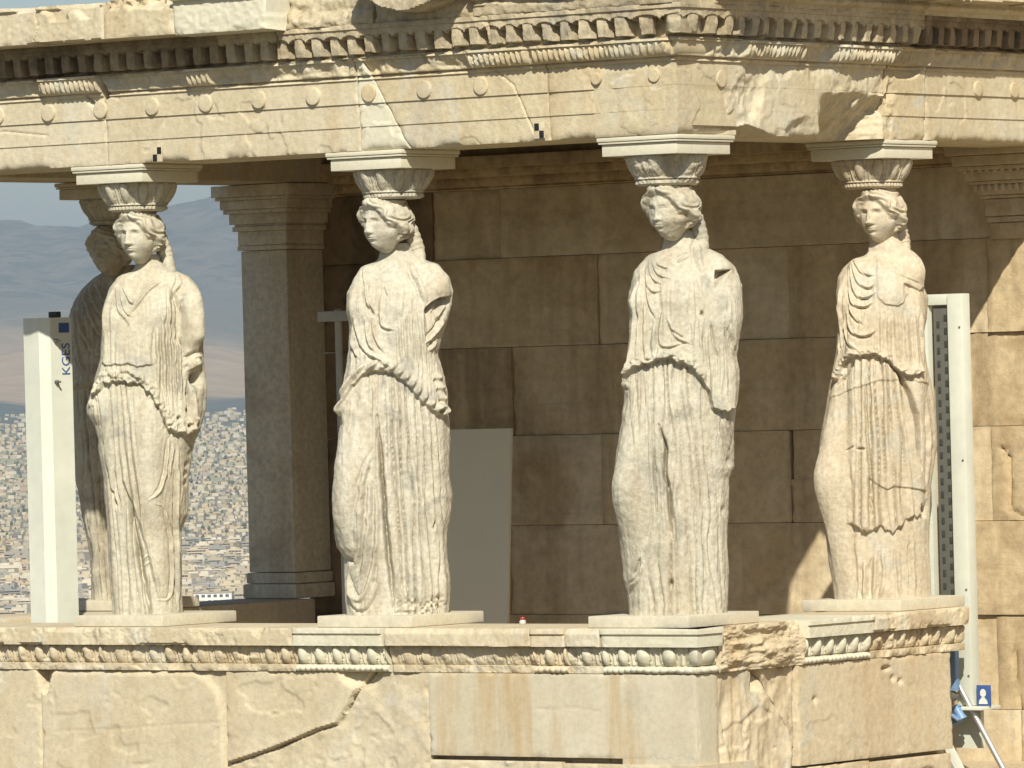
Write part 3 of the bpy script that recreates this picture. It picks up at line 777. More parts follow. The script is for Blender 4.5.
DEP = [(0, .185, 0), (.15, .19, 0), (.5, .20, 0), (.85, .205, 0), (1.05, .20, 0), (1.25, .165, .0), (1.45, .165, .0), (1.60, .155, .01), (1.69, .130, .012), (1.76, .098, .022), (1.82, .072, .036), (1.95, .066, .055)]

# first figure from the left: weight on her right leg, the other knee pushed forward
def feat2(x, y, u):
    h = bump_(x, y, (162, 308), (13, 17), .030)+bump_(x, y, (113, 314), (10, 16), .022)
    for p in ([(160.7, 282), (148, 290.5), (132.6, 310.4)],): h = h+pline(x, y, p, 1.8, .012)+hem(x, y, [(126, 318), (133, 311), (148, 291), (163, 281)], .004, 8)
    for p in ([(123, 286), (130, 300), (135, 304.5)], [(121, 290.5), (126.8, 311.6), (131, 316)], [(117, 287), (120, 305), (127, 324)], [(112, 290), (108, 312), (107, 340)]): h = h+pline(x, y, p, 1.7, .011)
    h = h+pline(x, y, [(121.4, 313), (129, 329)], 1.2, -.010)
    h = h+hem(x, y, [(107, 362), (111, 365.5), (118, 364), (127, 363), (137, 366.6), (150, 365.5)], .012, 45, 1.0, 1.0, 3)+pline(x, y, [(152.5, 366), (152, 350), (154.5, 326)], 1.2, -.012)
    for i, (a, b) in enumerate([((162, 316), (165, 402)), ((168, 290), (171, 415)), ((173.5, 300), (175, 405)), ((178.5, 330), (180, 400)), ((157, 330), (158, 392))]):
        h = h+pline(x, y, [a, b], 1.6, .011)+pline(x, y, [(a[0]+2.8, a[1]), (b[0]+2.8, b[1])], 1.0, -.008)
    h = h+pline(x, y, [(178, 275), (179.5, 284), (176, 292), (178.5, 300), (176.5, 308)], 2.0, .012)
    # bare upper arm, broken at the elbow
    h = h+pline(x, y, [(188, 282), (193, 310), (195, 352)], 9.0, .045)+pline(x, y, [(181.5, 302), (183.5, 330), (184.5, 362)], 1.5, -.035)
    h = h+pline(x, y, [(184, 366), (192, 362), (201, 356)], 3.2, .026)+pline(x, y, [(186, 371), (194, 367), (202, 363)], 3.2, .02)
    h = h+bump_(x, y, (197, 380), (6, 6), -.10)+pline(x, y, [(185.5, 382), (188, 398), (187, 425)], 1.8, -.03)+pline(x, y, [(194, 395), (193, 425)], 2.4, .012)
    for q in ((177, 419), (187, 427), (186, 411), (186, 395)): h = h+bump_(x, y, q, (1.6, 1.8), -.03)
    # overfold and its scalloped hem
    HM = [(84, 413), (88, 408), (92, 399), (100, 388), (108, 382), (117, 379.5), (132, 381.5), (144, 388.5), (152, 398), (158, 408), (163, 418), (167, 430), (175, 436), (187, 434), (192, 428)]
    h = h+hem(x, y, HM, .032, 30, 1.2, 3.0, 7)
    cr = seg_dist(x, y, [(p[0], p[1]-6) for p in HM]); h = h+.013*np.exp(-(cr/5.5)**2)*vn(x*.42, y*.3, 0*x, 8)
    h = h+pline(x, y, [(110, 370), (121, 376)], 2.5, .01)+pline(x, y, [(127, 368), (140, 378), (147, 384)], 2, .008)
    below = sstep(0, 6, y-np.interp(x, [p[0] for p in HM], [p[1] for p in HM]))
    h = h+below*pleats(x, y, (92, 131), (110, 153), 380, 620, 6, .026, 11, jit=.5)
    h = h+pline(x, y, [(124, 482), (130, 506), (137, 541), (151, 618)], 2.4, -.046)+pline(x, y, [(133, 500), (142, 525), (152, 565), (159, 600)], 1.6, .010)
    h = h+pline(x, y, [(110, 487), (117, 508)], 1.2, -.018)+pline(x, y, [(113, 470), (121, 510)], 1.1, -.012)+pline(x, y, [(117, 540), (121, 580)], 1.1, -.012)
    h = h+bump_(x, y, (146, 452), (15, 62), .050)+bump_(x, y, (152, 503), (10, 22), .022)+bump_(x, y, (158, 560), (11, 46), .026)
    h = h+pline(x, y, [(168, 440), (164.5, 472), (157, 492), (148, 500)], 1.6, .013)+pline(x, y, [(172, 445), (168, 478)], 1.5, .012)
    h = h+pline(x, y, [(154, 503), (163, 509), (169, 535), (171, 571), (168, 597), (156, 599)], 1.5, .010)
    h = h+pline(x, y, [(177, 440), (176.5, 520), (178, 610)], 1.8, .012)+pline(x, y, [(173.5, 470), (174, 600)], 1.2, -.012)
    for q in ((192, 446), (190.5, 455), (187, 466), (186, 475), (186, 484)): h = h+bump_(x, y, q, (2.2, 2.8), -.035)
    for p in ([(142, 566), (150, 560)], [(141, 560), (148, 553)]): h = h+pline(x, y, p, 1, .005)
    h = h+crinkle(x, y, 102, .0048)*sstep(181, 177, x)*sstep(262, 300, y)*(1-.75*sstep(395, 420, y))+.35*crinkle(x, y, 112, .006)*sstep(395, 430, y)*sstep(150, 170, x)
    return h*1.3
L2 = [(113, 613), (109, 571), (108, 545), (105.7, 510), (103, 477), (98.7, 452), (98, 438), (94, 424), (87, 413), (86.5, 405), (94, 380), (100, 358), (101.5, 330), (102.5, 307), (109, 287), (117, 277), (122, 273.5), (130, 272), (134, 268), (136, 258), (136, 240)]
R2 = [(182, 613), (181, 571), (180.7, 530), (187.5, 515), (187.7, 484), (191, 454), (194, 442), (199, 432), (205, 412), (206, 391), (204, 372), (203, 358), (202.5, 330), (201.7, 302), (198, 288), (189, 278), (178, 272.5), (167, 269), (161, 261), (158, 250), (157, 240)]
SK2 = Sketch((136.7, 184.1), (148.2, 613.1))
B2 = figure_body(SK2, L2, R2, DEP, feat2, seed=2, ero=.55)
figure((-3.5, 0, 0), SK2, THETA+.058, B2, (.012, -.025), R(36), 2.028, 'st0', 'sunlit marble maiden with a bare upper arm, against the hazy city view', [(154, 226, .05), (160, 242, .05), (166, 258, .05), (172, 279, .0)], .05, 2, .95, pl=(.03, .02))

def feat3(x, y, u):
    h = bump_(x, y, (394, 303), (15, 17), .026)+bump_(x, y, (354, 304), (10, 17), .022)
    for p, s_ in (([(370, 280), (371.5, 296), (373, 309)], 1), ([(363, 268), (367, 290), (370, 313)], 1), ([(366, 287), (370, 304), (375, 313)], 1), ([(380, 312), (383, 325), (393, 330)], 1), ([(349, 318), (353, 342), (361, 358)], 1), ([(356, 316), (361, 340), (369, 354)], 1), ([(366, 318), (369, 340), (376, 352)], 1), ([(374, 316), (375, 335), (384, 352)], 1), ([(385, 285), (389, 296)], .5)): h = h+pline(x, y, p, 1.7, .011*s_)
    h = h+pline(x, y, [(373, 316), (369.5, 305)], 1.2, -.010)
    for a in (399, 404.5, 411, 417, 423): h = h+pline(x, y, [(a-1, 312), (a, 335), (a+2, 362)], 1.4, .007)
    h = h+pline(x, y, [(411, 262), (414, 274), (419, 284), (423, 297), (425, 306)], 2.5, .014)+.004*vn(x*.6, y*.6, 0*x, 3)*gl(x, 417, 6)*gl(y, 282, 18)
    # stump of the upper arm
    h = h+bump_(x, y, (437, 284), (13, 19), .045)
    brk = np.interp(x, [424, 430, 437, 448, 453], [310, 304, 299.5, 298, 297])
    h = h-.075*sstep(-.8, 1.2, y-brk)*sstep(423, 428, x)*np.exp(-np.clip(y-brk, 0, 99)/11)
    h = h+pline(x, y, [(436, 320), (441, 312), (448, 305)], 2.2, .02)+pline(x, y, [(424, 344), (431, 338), (438, 330), (444, 319)], 2.0, .016)+pline(x, y, [(428, 352), (436, 342)], 1.5, .012)
    RP = [(342, 414), (347, 395), (355, 377), (364.5, 367.5), (376, 364), (392.6, 367.5), (406.7, 378), (418, 393), (430, 405), (440, 411)]
    d = seg_dist(x, y, RP); tw = .75+.45*np.sin(x*.62+y*.42)
    h = h+.027*np.exp(-(d/4.2)**2)*tw
    HM = [(338, 426), (342, 419), (348, 400), (356, 383), (365, 373), (376, 369.5), (392, 373), (406, 384), (417, 399), (429, 411), (440, 417.5), (446, 410)]
    h = h+hem(x, y, HM, .022, 26, 1.1, 1.5, 5)
    h = h+pline(x, y, [(367, 351), (378, 358), (391, 366)], 2.0, .014)+pline(x, y, [(371, 356), (383, 362)], 1.2, -.012)
    for q in ((437, 378), (439.5, 388), (441, 399), (440, 408)): h = h+bump_(x, y, q, (2.6, 3.2), .02)+bump_(x, y, (q[0]-3, q[1]+4), (1.5, 2), -.022)
    below = sstep(0, 5, y-np.interp(x, [p[0] for p in HM], [p[1] for p in HM]))
    h = h+below*pleats(x, y, (362, 410), (352, 424), 372, 470, 9, .012, 21, fade=14, jit=.5)*.9
    h = h+below*pleats(x, y, (382, 434), (394, 450), 385, 618, 7, .027, 22, fade=14, jit=.4)
    h = h+bump_(x, y, (352, 480), (17, 62), .050)+bump_(x, y, (346, 505), (11, 30), .020)
    h = h+pline(x, y, [(377, 415), (379, 440), (384, 499), (387, 541), (394, 612)], 2.0, -.046)+pline(x, y, [(383, 450), (389, 520), (398, 600)], 1.8, .014)
    for p, a in (([(373, 450), (365, 478), (360, 520), (357, 549)], .012), ([(371, 470), (369, 520), (363, 570), (355, 580)], .013), ([(345, 562), (351, 590), (361, 597), (371, 574), (377, 530), (376, 480)], .013), ([(347, 575), (355, 602), (366, 604), (378, 580)], .009), ([(364, 500), (361, 545), (352, 572)], .010)): h = h+pline(x, y, p, 2.2, a)
    h = h+pline(x, y, [(337, 545), (346, 556), (356, 562)], 2.5, -.02)+pline(x, y, [(374, 585), (377, 560)], 1.4, -.012)
    h = h+pline(x, y, [(433, 530), (435.5, 520)], 1.2, -.02)+pline(x, y, [(445, 545), (447, 528)], 1.2, -.02)
    b = sstep(594, 603, y+4*vn(x*.15, 0*x, 0*x, 9))*sstep(393, 399, x); h = h-b*.012+b*.010*vn(x*.35, y*.35, 0*x, 10)
    h = h+crinkle(x, y, 103, .0048)*sstep(270, 312, y)*(1-.6*sstep(395, 430, y))*(1-sstep(418, 424, x)*sstep(312, 300, y))
    return h*1.3
L3 = [(347, 613), (345, 585), (344, 556), (337, 545), (334, 529), (332, 497), (335, 462), (338.5, 435), (340, 423), (339, 409), (342, 386), (346, 365), (348, 348), (349, 325), (346.5, 309), (347, 292), (354, 276), (361, 266), (366, 263.5), (374, 262), (378, 258), (380, 250), (380, 235)]
R3 = [(448.5, 613), (450, 583), (447, 559), (446, 536), (450, 517), (452, 497), (448.6, 479), (449, 442), (449, 428), (447.6, 409), (447, 391), (443, 374), (437.5, 355), (441, 338), (448, 320), (452, 306), (453, 294), (449, 278), (438, 265), (426, 261), (416, 257), (411, 249), (408, 235)]
SK3 = Sketch((393.0, 170.6), (404.8, 613.3))
B3 = figure_body(SK3, L3, R3, DEP, feat3, seed=3, ero=.8)
figure((-1.75, 0, 0), SK3, THETA+.018, B3, (-.043, -.025), R(50), 2.030, 'st1', 'pale marble maiden with broken arm stump, overlapping the leaning grey board', [(403, 216, .04), (411, 234, .05), (417, 250, .05), (422, 270, .01)], .35, 3, 1.0, pl=(-.03, .0))

def feat4(x, y, u):
    h = bump_(x, y, (676, 301), (15, 17), .024)+bump_(x, y, (636, 300), (8, 13), .028)
    for p in ([(649, 259), (653, 276), (662, 284)], [(647, 262), (651, 288), (662, 291)], [(651, 258), (658, 272), (668, 278)], [(646, 270), (650, 300), (657, 318)], [(641, 275), (641, 320), (640, 360)], [(646, 300), (647, 340), (650, 362)], [(656, 262), (668, 268)], [(635, 312), (634, 350), (631, 380)], [(664, 308), (661, 340), (668, 346), (682, 343)], [(672, 328), (684, 337)], [(655, 325), (654, 352)], [(676, 262), (690, 256)], [(668, 318), (676, 336), (690, 344)]):
        h = h+pline(x, y, p, 1.7, .010)
    h = h+pline(x, y, [(710, 322), (713, 342), (718, 362)], 1.2, -.016)+pline(x, y, [(706, 330), (707, 372)], 1.6, .008)+pline(x, y, [(729, 326), (735, 350)], 1.8, .012)+pline(x, y, [(724, 330), (731, 372)], 1.4, -.012)
    for a in (692, 699): h = h+pline(x, y, [(a, 318), (a+2, 352)], 1.5, .006)
    h = h+pline(x, y, [(697, 240), (699, 262), (704, 276)], 3.0, .012)+bump_(x, y, (701.5, 315), (1.5, 2.5), -.03)
    # raised arm stump with a dark triangular break
    h = h+bump_(x, y, (724, 264), (12, 10), .022)
    tri = sstep(714, 715.5, x)*sstep(271, 273.5, y)*sstep(1.2, -1.2, (y-288)+(x-716)*1.22)
    h = h-.055*tri
    h = h+.012*sstep(0, 10, y-288)*gl(x, 727, 10)*gl(y, 310, 22)
    HM = [(620, 402), (625, 391), (630, 375), (639, 366), (650, 363), (660, 361), (668, 357.5), (680, 363), (691, 367), (701, 381), (708, 393), (711, 408), (722, 414), (731, 408), (738, 398)]
    h = h+hem(x, y, HM, .034, 30, 1.1, 2.2, 15)
    d = seg_dist(x, y, [(p[0], p[1]-4) for p in HM[:10]]); h = h+.018*np.exp(-(d/4)**2)*(.7+.6*vn(x*.35, y*.35, 0*x, 16))
    below = sstep(0, 5, y-np.interp(x, [p[0] for p in HM], [p[1] for p in HM]))
    h = h+below*pleats(x, y, (645, 706), (650, 727), 360, 620, 8, .021, 31, fade=12, jit=.6)
    h = h+below*pleats(x, y, (628, 648), (640, 652), 375, 480, 3, .006, 32, fade=14)
    h = h+bump_(x, y, (632, 480), (15, 55), .045)+bump_(x, y, (624, 495), (10, 26), .022)
    h = h+pline(x, y, [(659, 424), (665.5, 445), (664.8, 467), (669, 494), (672, 537)], 1.7, -.050)+pline(x, y, [(654, 450), (655, 480), (658, 519)], 1.2, -.020)+bump_(x, y, (671.7, 582), (1.6, 4), -.035)
    h = h+pline(x, y, [(644, 560), (638, 578), (628, 586)], 2.0, .012)+pline(x, y, [(641, 556), (633, 574)], 1.3, -.014)
    for q, a in (((730, 463), -.03), ((724, 512), -.022), ((731, 440), .012), ((729, 478), .012), ((728, 570), .01)): h = h+bump_(x, y, q, (2.5, 5), a)
    for p in ([(726, 425), (731, 440)], [(722, 420), (728, 452)]): h = h+pline(x, y, p, 1.5, .010)
    h = h+crinkle(x, y, 104, .0050)*sstep(252, 285, y)*(1-.6*sstep(395, 430, y))*(1-sstep(706, 712, x)*sstep(312, 296, y))
    return h*1.3
L4 = [(630, 613), (628.5, 590), (623.5, 578), (622, 558), (618.5, 524), (614.5, 497), (613, 482), (616, 455), (620, 430), (622, 418), (623.4, 399), (623, 385), (625.8, 362), (628.6, 338), (629.5, 315), (628, 300), (630, 290), (634, 270), (645, 257), (650, 253), (658, 251.5), (662, 248), (664, 240), (664, 226)]
R4 = [(727, 613), (728.6, 568), (727, 544), (728, 509), (729, 479), (733.5, 469), (733.7, 432), (735, 413), (738, 392), (739, 374), (736.5, 357), (740.5, 336), (743, 320), (741.7, 287), (735, 268), (722, 256), (710, 250), (702, 245), (696, 236), (692, 226)]
SK4 = Sketch((666.3, 156.1), (678.5, 613.5))
B4 = figure_body(SK4, L4, R4, DEP, feat4, seed=4, ero=.75)
figure((0, 0, 0), SK4, THETA-.026, B4, (.026, -.025), R(41), 2.030, 'st2', 'weathered marble maiden with a worn face standing at the projecting corner of the porch', [(690, 206, .03), (696, 222, .04), (701, 240, .04), (704, 262, .0)], .8, 4, 1.03, pl=(-.03, .0))

def feat5(x, y, u):
    h = bump_(x, y, (843, 302), (9, 15), .022)+bump_(x, y, (892, 298), (13, 15), .018)
    for p in ([(855, 262), (860, 280), (868, 287), (876, 283)], [(852, 266), (858, 292), (866, 297), (876, 292)], [(849, 270), (855, 300), (864, 306), (874, 302)], [(852, 304), (857, 315), (864, 324)], [(849, 312), (856, 331), (866, 335), (876, 330)], [(846, 320), (850, 338), (861, 351)], [(844, 275), (843, 300), (843, 345)], [(840, 320), (840, 352)], [(857, 258), (864, 272), (874, 275)]):
        h = h+pline(x, y, p, 1.6, .011)
        q = [(a+1.8, b+2.4) for a, b in p]; h = h+pline(x, y, q, 1.0, -.007)
    # smooth modern infill over the breast
    yb = np.interp(x, [876, 879, 885, 896, 901, 904], [292, 299, 305, 307, 304, 296])
    h = h+.008*sstep(-.8, .8, yb-y)*sstep(876, 879, x)*sstep(908, 902, x)*sstep(255, 262, y)
    h = h+bump_(x, y, (912, 272), (11, 15), .032)-.018*sstep(-1, 1.2, y-np.interp(x, [900, 908, 915, 924], [284, 288, 292, 284]))*sstep(899, 903, x)*np.exp(-np.clip(y-288, 0, 99)/9)
    h = h+pline(x, y, [(888, 271), (903, 280), (915, 287)], .8, -.006)
    for a in (881, 888, 895, 903, 910, 917): h = h+pline(x, y, [(a, 312), (a+.5, 340), (a+2, 366)], 1.6, .008)
    HM = [(838, 380), (841, 378), (845, 365), (853, 356.5), (864, 355), (875, 354.5), (881, 358), (887, 361), (893, 368), (899, 374), (907, 376), (915, 374)]
    h = h+hem(x, y, HM, .026, 30, 1.0, 1.2, 25)
    d = seg_dist(x, y, [(p[0], p[1]-3) for p in HM]); h = h+.014*np.exp(-(d/3.4)**2)*(.6+.8*vn(x*.4, y*.4, 0*x, 26))
    h = h+pline(x, y, [(840, 384), (850, 372), (857, 360)], 1.4, -.022)
    below = sstep(0, 5, y-np.interp(x, [p[0] for p in HM], [p[1] for p in HM]))*sstep(836, 846, x)
    brk = np.interp(x, [852, 855, 866, 879, 892, 909, 930], [522, 523, 531, 525, 532, 517, 515])+1.5*vn(x*.4, 0*x, 0*x, 27)
    up_ = sstep(1.2, -1.2, y-brk)*sstep(846, 856, x)
    h = h+.026*up_*sstep(930, 915, x)
    h = h+below*pleats(x, y, (856, 898), (854, 914), 358, 526, 7, .032, 41, fade=6, jit=.3)*up_
    ll = np.interp(x, [865, 869, 878, 887, 893, 908, 926], [474, 477, 484, 489, 486, 488, 492])
    h = h-.009*sstep(-1, 1, y-ll)*sstep(866, 870, x)*sstep(929, 924, x)*up_
    h = h+hem(x, y, [(826, 399), (852, 389), (878, 381), (901, 380), (930, 386)], .006, 25, .9, .8, 28)
    h = h+pline(x, y, [(887, 362), (895, 372), (901, 382), (908, 398), (914, 420), (918, 470)], 1.7, -.050)+pline(x, y, [(866, 372), (867, 420), (870, 470), (870, 526)], 1.3, -.024)
    h = h+pline(x, y, [(858, 448), (866, 448)], 1.2, -.018)+pline(x, y, [(846, 450), (856, 445)], 1.0, -.010)
    h = h+bump_(x, y, (832, 478), (15, 60), .048)+bump_(x, y, (826, 480), (9, 26), .018)+pline(x, y, [(850, 460), (853, 500), (853, 580)], 2.5, -.012)
    for p, a in (([(865, 560), (864, 598)], .014), ([(875, 552), (874, 598)], .013), ([(882, 545), (884, 575), (880, 596)], .010), ([(898, 545), (900, 598)], .008), ([(912, 535), (914, 598)], .008), ([(855, 550), (856, 598)], -.010), ([(869, 560), (869, 600)], -.012), ([(920, 505), (924, 516), (926, 502)], -.03)): h = h+pline(x, y, p, 2.0, a)
    h = h+bump_(x, y, (884, 588), (7, 7), .012)*1.0
    h = h+bump_(x, y, (934, 457), (2.2, 7), -.035)+pline(x, y, [(925, 400), (929, 440), (927, 500)], 2, .010)
    h = h+crinkle(x, y, 105, .0042)*sstep(262, 300, y)*(1-.7*sstep(380, 400, y))*(1-sstep(873, 879, x)*sstep(312, 305, y))*sstep(575, 540, y)
    return h*1.3
L5 = [(834, 598), (833, 586), (828.5, 558), (825, 526), (820.5, 499), (817, 474), (821, 435), (825, 413), (828.4, 392), (832, 374), (836, 352), (837.8, 327), (836.5, 308), (835.4, 294), (838, 276), (843, 267), (850, 260.5), (856, 257.5), (866, 256), (871, 252), (873.5, 243), (873.5, 230)]
R5 = [(930.6, 598), (930, 568), (928.6, 544), (930, 514), (931, 484), (933.6, 467), (937, 447), (936, 427), (934, 404), (930, 380), (925.6, 359), (923, 338), (927, 319), (928, 299), (922, 285), (921, 272), (918, 260), (909, 252), (901, 247), (894, 240), (892, 228)]
SK5 = Sketch((871.9, 160.7), (883.5, 597.5))
B5 = figure_body(SK5, L5, R5, DEP, feat5, seed=5, ero=.4)
figure((0, 1.87, 0), SK5, THETA-.059, B5, (.042, -.025), R(32), 2.018, 'st3', 'warm tinted marble maiden with a clear face, standing beside the tall white steel frame', [(893, 214, .04), (899, 230, .05), (903, 244, .05), (906, 260, .01)], .0, 5, .97, pl=(.0, .0))

# the shaded figure behind the first one
L6 = [(91, 598), (90.5, 560), (87, 541), (82, 517), (75, 477), (70.5, 445), (70, 424), (68, 377), (67.5, 318), (72, 302), (81, 288), (93, 277), (102, 272), (106, 262), (107, 248)]
R6 = [(160, 598), (160, 520), (166, 470), (170, 430), (172, 390), (168, 340), (170, 305), (165, 288), (150, 276), (138, 271), (132, 262), (130, 248)]
SK6 = Sketch((115.3, 199.4), (125.9, 598.4))
def feat6(x, y, u):
    h = bump_(x, y, (84, 318), (10, 16), .022)+bump_(x, y, (128, 312), (13, 16), .024)
    for p in ([(82, 290), (90, 310), (98, 330), (106, 338)], [(88, 285), (96, 305), (106, 318)], [(78, 300), (82, 325), (92, 348), (102, 356)], [(75, 320), (78, 350), (86, 370)], [(95, 282), (103, 298), (112, 306)]): h = h+pline(x, y, p, 1.9, .014)+pline(x, y, [(a+2.5, b+3) for a, b in p], 1.2, -.010)
    HM = [(66, 392), (80, 384), (100, 382), (125, 384), (150, 396), (170, 412)]
    h = h+hem(x, y, HM, .03, 26, 1.2, 2., 44)
    h = h+sstep(0, 5, y-np.interp(x, [p[0] for p in HM], [p[1] for p in HM]))*pleats(x, y, (70, 165), (90, 160), 385, 620, 13, .024, 51, fade=8)
    h = h+crinkle(x, y, 106, .009)
    return h*1.3
B6 = figure_body(SK6, L6, R6, DEP, feat6, nf=180, nb=60, nz=320, seed=6, ero=.7)
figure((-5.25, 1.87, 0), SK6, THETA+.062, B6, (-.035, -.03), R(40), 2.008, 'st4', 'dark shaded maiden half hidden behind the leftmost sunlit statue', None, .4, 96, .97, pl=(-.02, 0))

# ------------------------------------------------------------------ steelwork and small things
# white channel post with lettering, on the ledge
post = empty('steel_post', (-4.80, .73, -.98), 0, 'white folded steel post with blue letters and two bolts', 'post')
mb = MB()
def prism(mb, outline, z0, z1):
    o = np.array(outline); n = len(o)
    V = np.concatenate([np.c_[o, np.full(n, z0)], np.c_[o, np.full(n, z1)]])
    j = np.arange(n); j2 = (j+1) % n
    mb.add(V, np.stack([j, j2, n+j2, n+j], -1), [list(range(n))[::-1], list(range(n, 2*n))])
# plan (camera looks along +45deg-ish): left face, bright bevel, right face
prism(mb, [(-.105, -.09), (.020, -.105), (.075, -.070), (.11, .07), (-.09, .08)], 0, 2.60)
mb.build('shaft', M['white'], post, 20)
mb = MB(); box(mb, (-.04, .05, 2.602), (.02, .09, 2.635), .004); mb.build('top_lug', M['dark'], post)
def frame_on(face_a, face_b, z):   # local frame on the right-hand face of the post
    a = np.array(face_a); b = np.array(face_b); d = (b-a)/np.linalg.norm(b-a); n_ = np.array([d[1], -d[0]])
    return d, n_
dR, nR = frame_on((.075, -.070), (.11, .07), 0)
def text_mesh(name, body, size, mat, parent, M_, ext=.0008):
    cu = bpy.data.curves.new(name, 'FONT'); cu.body = body; cu.size = size; cu.extrude = ext; cu.align_x = 'LEFT'
    to = bpy.data.objects.new(name, cu); COL.objects.link(to)
    me = bpy.data.meshes.new_from_object(to); bpy.data.objects.remove(to); bpy.data.curves.remove(cu)
    me.transform(M_)
    return link(name, me, mat, parent)
# letters run upwards on the right-hand face
ox = np.array((.075, -.070))+dR*.128+nR*.0012
Mx = Matrix(((0, -dR[0], nR[0], ox[0]), (0, -dR[1], nR[1], ox[1]), (1, 0, 0, 2.275), (0, 0, 0, 1)))
text_mesh('lettering', 'KGES', .078, M['blue2'], post, Mx)
mb = MB()
o2 = np.array((.075, -.070))+dR*.128+nR*.0012
for zz in (2.275+.24,):
    a = o2-dR*.07; b = o2
    V = [(*a, zz), (*b, zz), (*b, zz+.055), (*a, zz+.055)]
    V2 = [(v[0]+nR[0]*.001, v[1]+nR[1]*.001, v[2]) for v in V]
    mb.add(V2, [[0, 1, 2, 3]])
mb.build('label_block', M['blue2'], post)
for zz in (2.47, 2.24):
    mb = MB(); p0 = np.array([*(np.array((.075, -.070))+dR*.03), zz]); nn = np.array([nR[0], nR[1], 0])
    tube(mb, [p0, p0+nn*.02, p0+nn*.021], [.012, .012, .010], 6); tube(mb, [p0+nn*.02, p0+nn*.045], .006, 8); mb.build('bolt', M['slot'], post)

# tall white frame standing outside the far end of the podium
fr = empty('steel_gantry', (.170, 2.42, -.60), 0, 'tall white steel gantry with slotted dark rail beside the rightmost statue', 'gantry')
mb = MB(); box(mb, (-.055, -.04, 0), (.040, .04, 2.20), .006); mb.build('post', M['white'], fr)
mb = MB(); box(mb, (-.29, -.03, .10), (-.19, .02, 2.14), .004); mb.build('post', M['white'], fr)
mb = MB(); box(mb, (-.27, -.025, 2.142), (-.058, .025, 2.20), .004); mb.build('crossbar', M['white'], fr)
mb = MB(); box(mb, (-.165, -.005, .10), (-.058, .02, 2.138), .002)
rail = mb.build('slotted_rail', M['slot'], fr)
for i in range(27):
    for x_, d_ in ((-.145, 0), (-.098, .035)):
        mb = MB(); box(mb, (x_, -.0085, .20+i*.07+d_), (x_+.018, -.0055, .235+i*.07+d_), .0005); mb.build('slot', M['dark'], rail)
for k_, zk_ in enumerate((.16, .62, 1.31, 2.02)):
    mb = MB(); tube(mb, [(.022, -.038, zk_), (.022, -.044, zk_), (.022, -.045, zk_)], [.006, .006, .003], 8); mb.build('screw', M['slot'], fr)
mb = MB(); box(mb, (-.16, -.10, -.02), (.13, .10, -.002), .003); mb.build('foot_plate', M['white'], fr)
# blue square sign with a pale emblem
sg = empty('blue_sign', (.225, 2.40, -.60), 0, 'small blue square sign with a white figure emblem at the foot of the white frame', 'sign')
mb = MB(); box(mb, (0, 0, 0), (.085, .012, .11), .002); mb.build('plate', M['blue2'], sg)
mb = MB()
a = np.linspace(0, 2*math.pi, 24, endpoint=False)
V = np.stack([.042+.019*np.cos(a), np.full(24, -.0015), .068+.022*np.sin(a)], -1); mb.add(V, [], [list(range(24))])
hb_ = np.array([(.014, .010), (.070, .010), (.068, .026), (.058, .038), (.050, .0455), (.034, .0455), (.026, .038), (.016, .026)])
mb.add(np.stack([hb_[:, 0], np.full(8, -.0015), hb_[:, 1]], -1), [], [list(range(8))])
mb.build('emblem', M['paper'], sg)
# braces under the frame
t = empty('steel_tube', (.40, 2.1, -1.6), 0, 'thin bright metal tube sloping down past the blue clamp', 'tube')
mb = MB(); tube(mb, [(-.265, .25, 1.13), (.35, .35, .0)], .016, 16); mb.build('pipe', M['alu'], t)
t2 = empty('metal_beam', (.1, 2.3, -1.6), 0, 'flat grey metal beam propped at an angle beside the podium corner', 'beam')
mb = MB(); bar(mb, (-.07, 0, .86), (.36, .05, .05), .07, .035); mb.build('web', M['alu'], t2)
mb = MB(); bar(mb, (-.035, -.02, .88), (.395, .03, .07), .012, .05); mb.build('flange', M['white'], t2)
cl = empty('tube_clamp', (.2, 2.30, -.64), 0, 'blue painted clamp gripping the sloping metal tube', 'clamp')
mb = MB(); d_ = np.array([.045, .0, -.07])/np.linalg.norm([.045, 0, -.07]); p_ = np.array([-.045, 0, .04])
tube(mb, [p_, p_+d_*.012, p_+d_*.0121, p_+d_*.07, p_+d_*.0701, p_+d_*.082], [.027, .027, .022, .022, .027, .027], 18); mb.build('collar', M['blue'], cl)
mb = MB(); bar(mb, (-.052, -.026, .0), (-.005, -.026, -.03), .035, .012); bar(mb, (-.10, .02, -.06), (-.01, .02, -.01), .05, .03); mb.build('jaw', M['blue'], cl)
for q_ in (.2, .8):
    mb = MB(); c_ = np.array([-.052, -.03, 0])*(1-q_)+np.array([-.005, -.03, -.03])*q_
    tube(mb, [c_, c_+np.array([0, -.012, 0]), c_+np.array([0, -.014, 0])], [.008, .008, .004], 6); mb.build('bolt', M['alu'], cl)
bs = empty('blue_strut', (.205, 2.22, -.60), 0, 'vertical blue steel strut between podium end and white frame', 'strut')
mb = MB(); box(mb, (-.025, -.02, .09), (.02, .02, .40), .003); mb.build('bar', M['blue'], bs)
mb = MB(); tube(mb, [(-.02, -.03, .06), (-.02, .03, .06)], .026, 12); mb.build('knuckle', M['slot'], bs)
bk = empty('mounting_bracket', (.16, 2.46, -.95), 0, 'white angled mounting bracket below the tall frame', 'bracket')
mb = MB(); prism(mb, [(-.12, 0), (.05, 0), (.05, .03), (-.12, .03)], .12, .33); mb.build('plate', M['white'], bk)

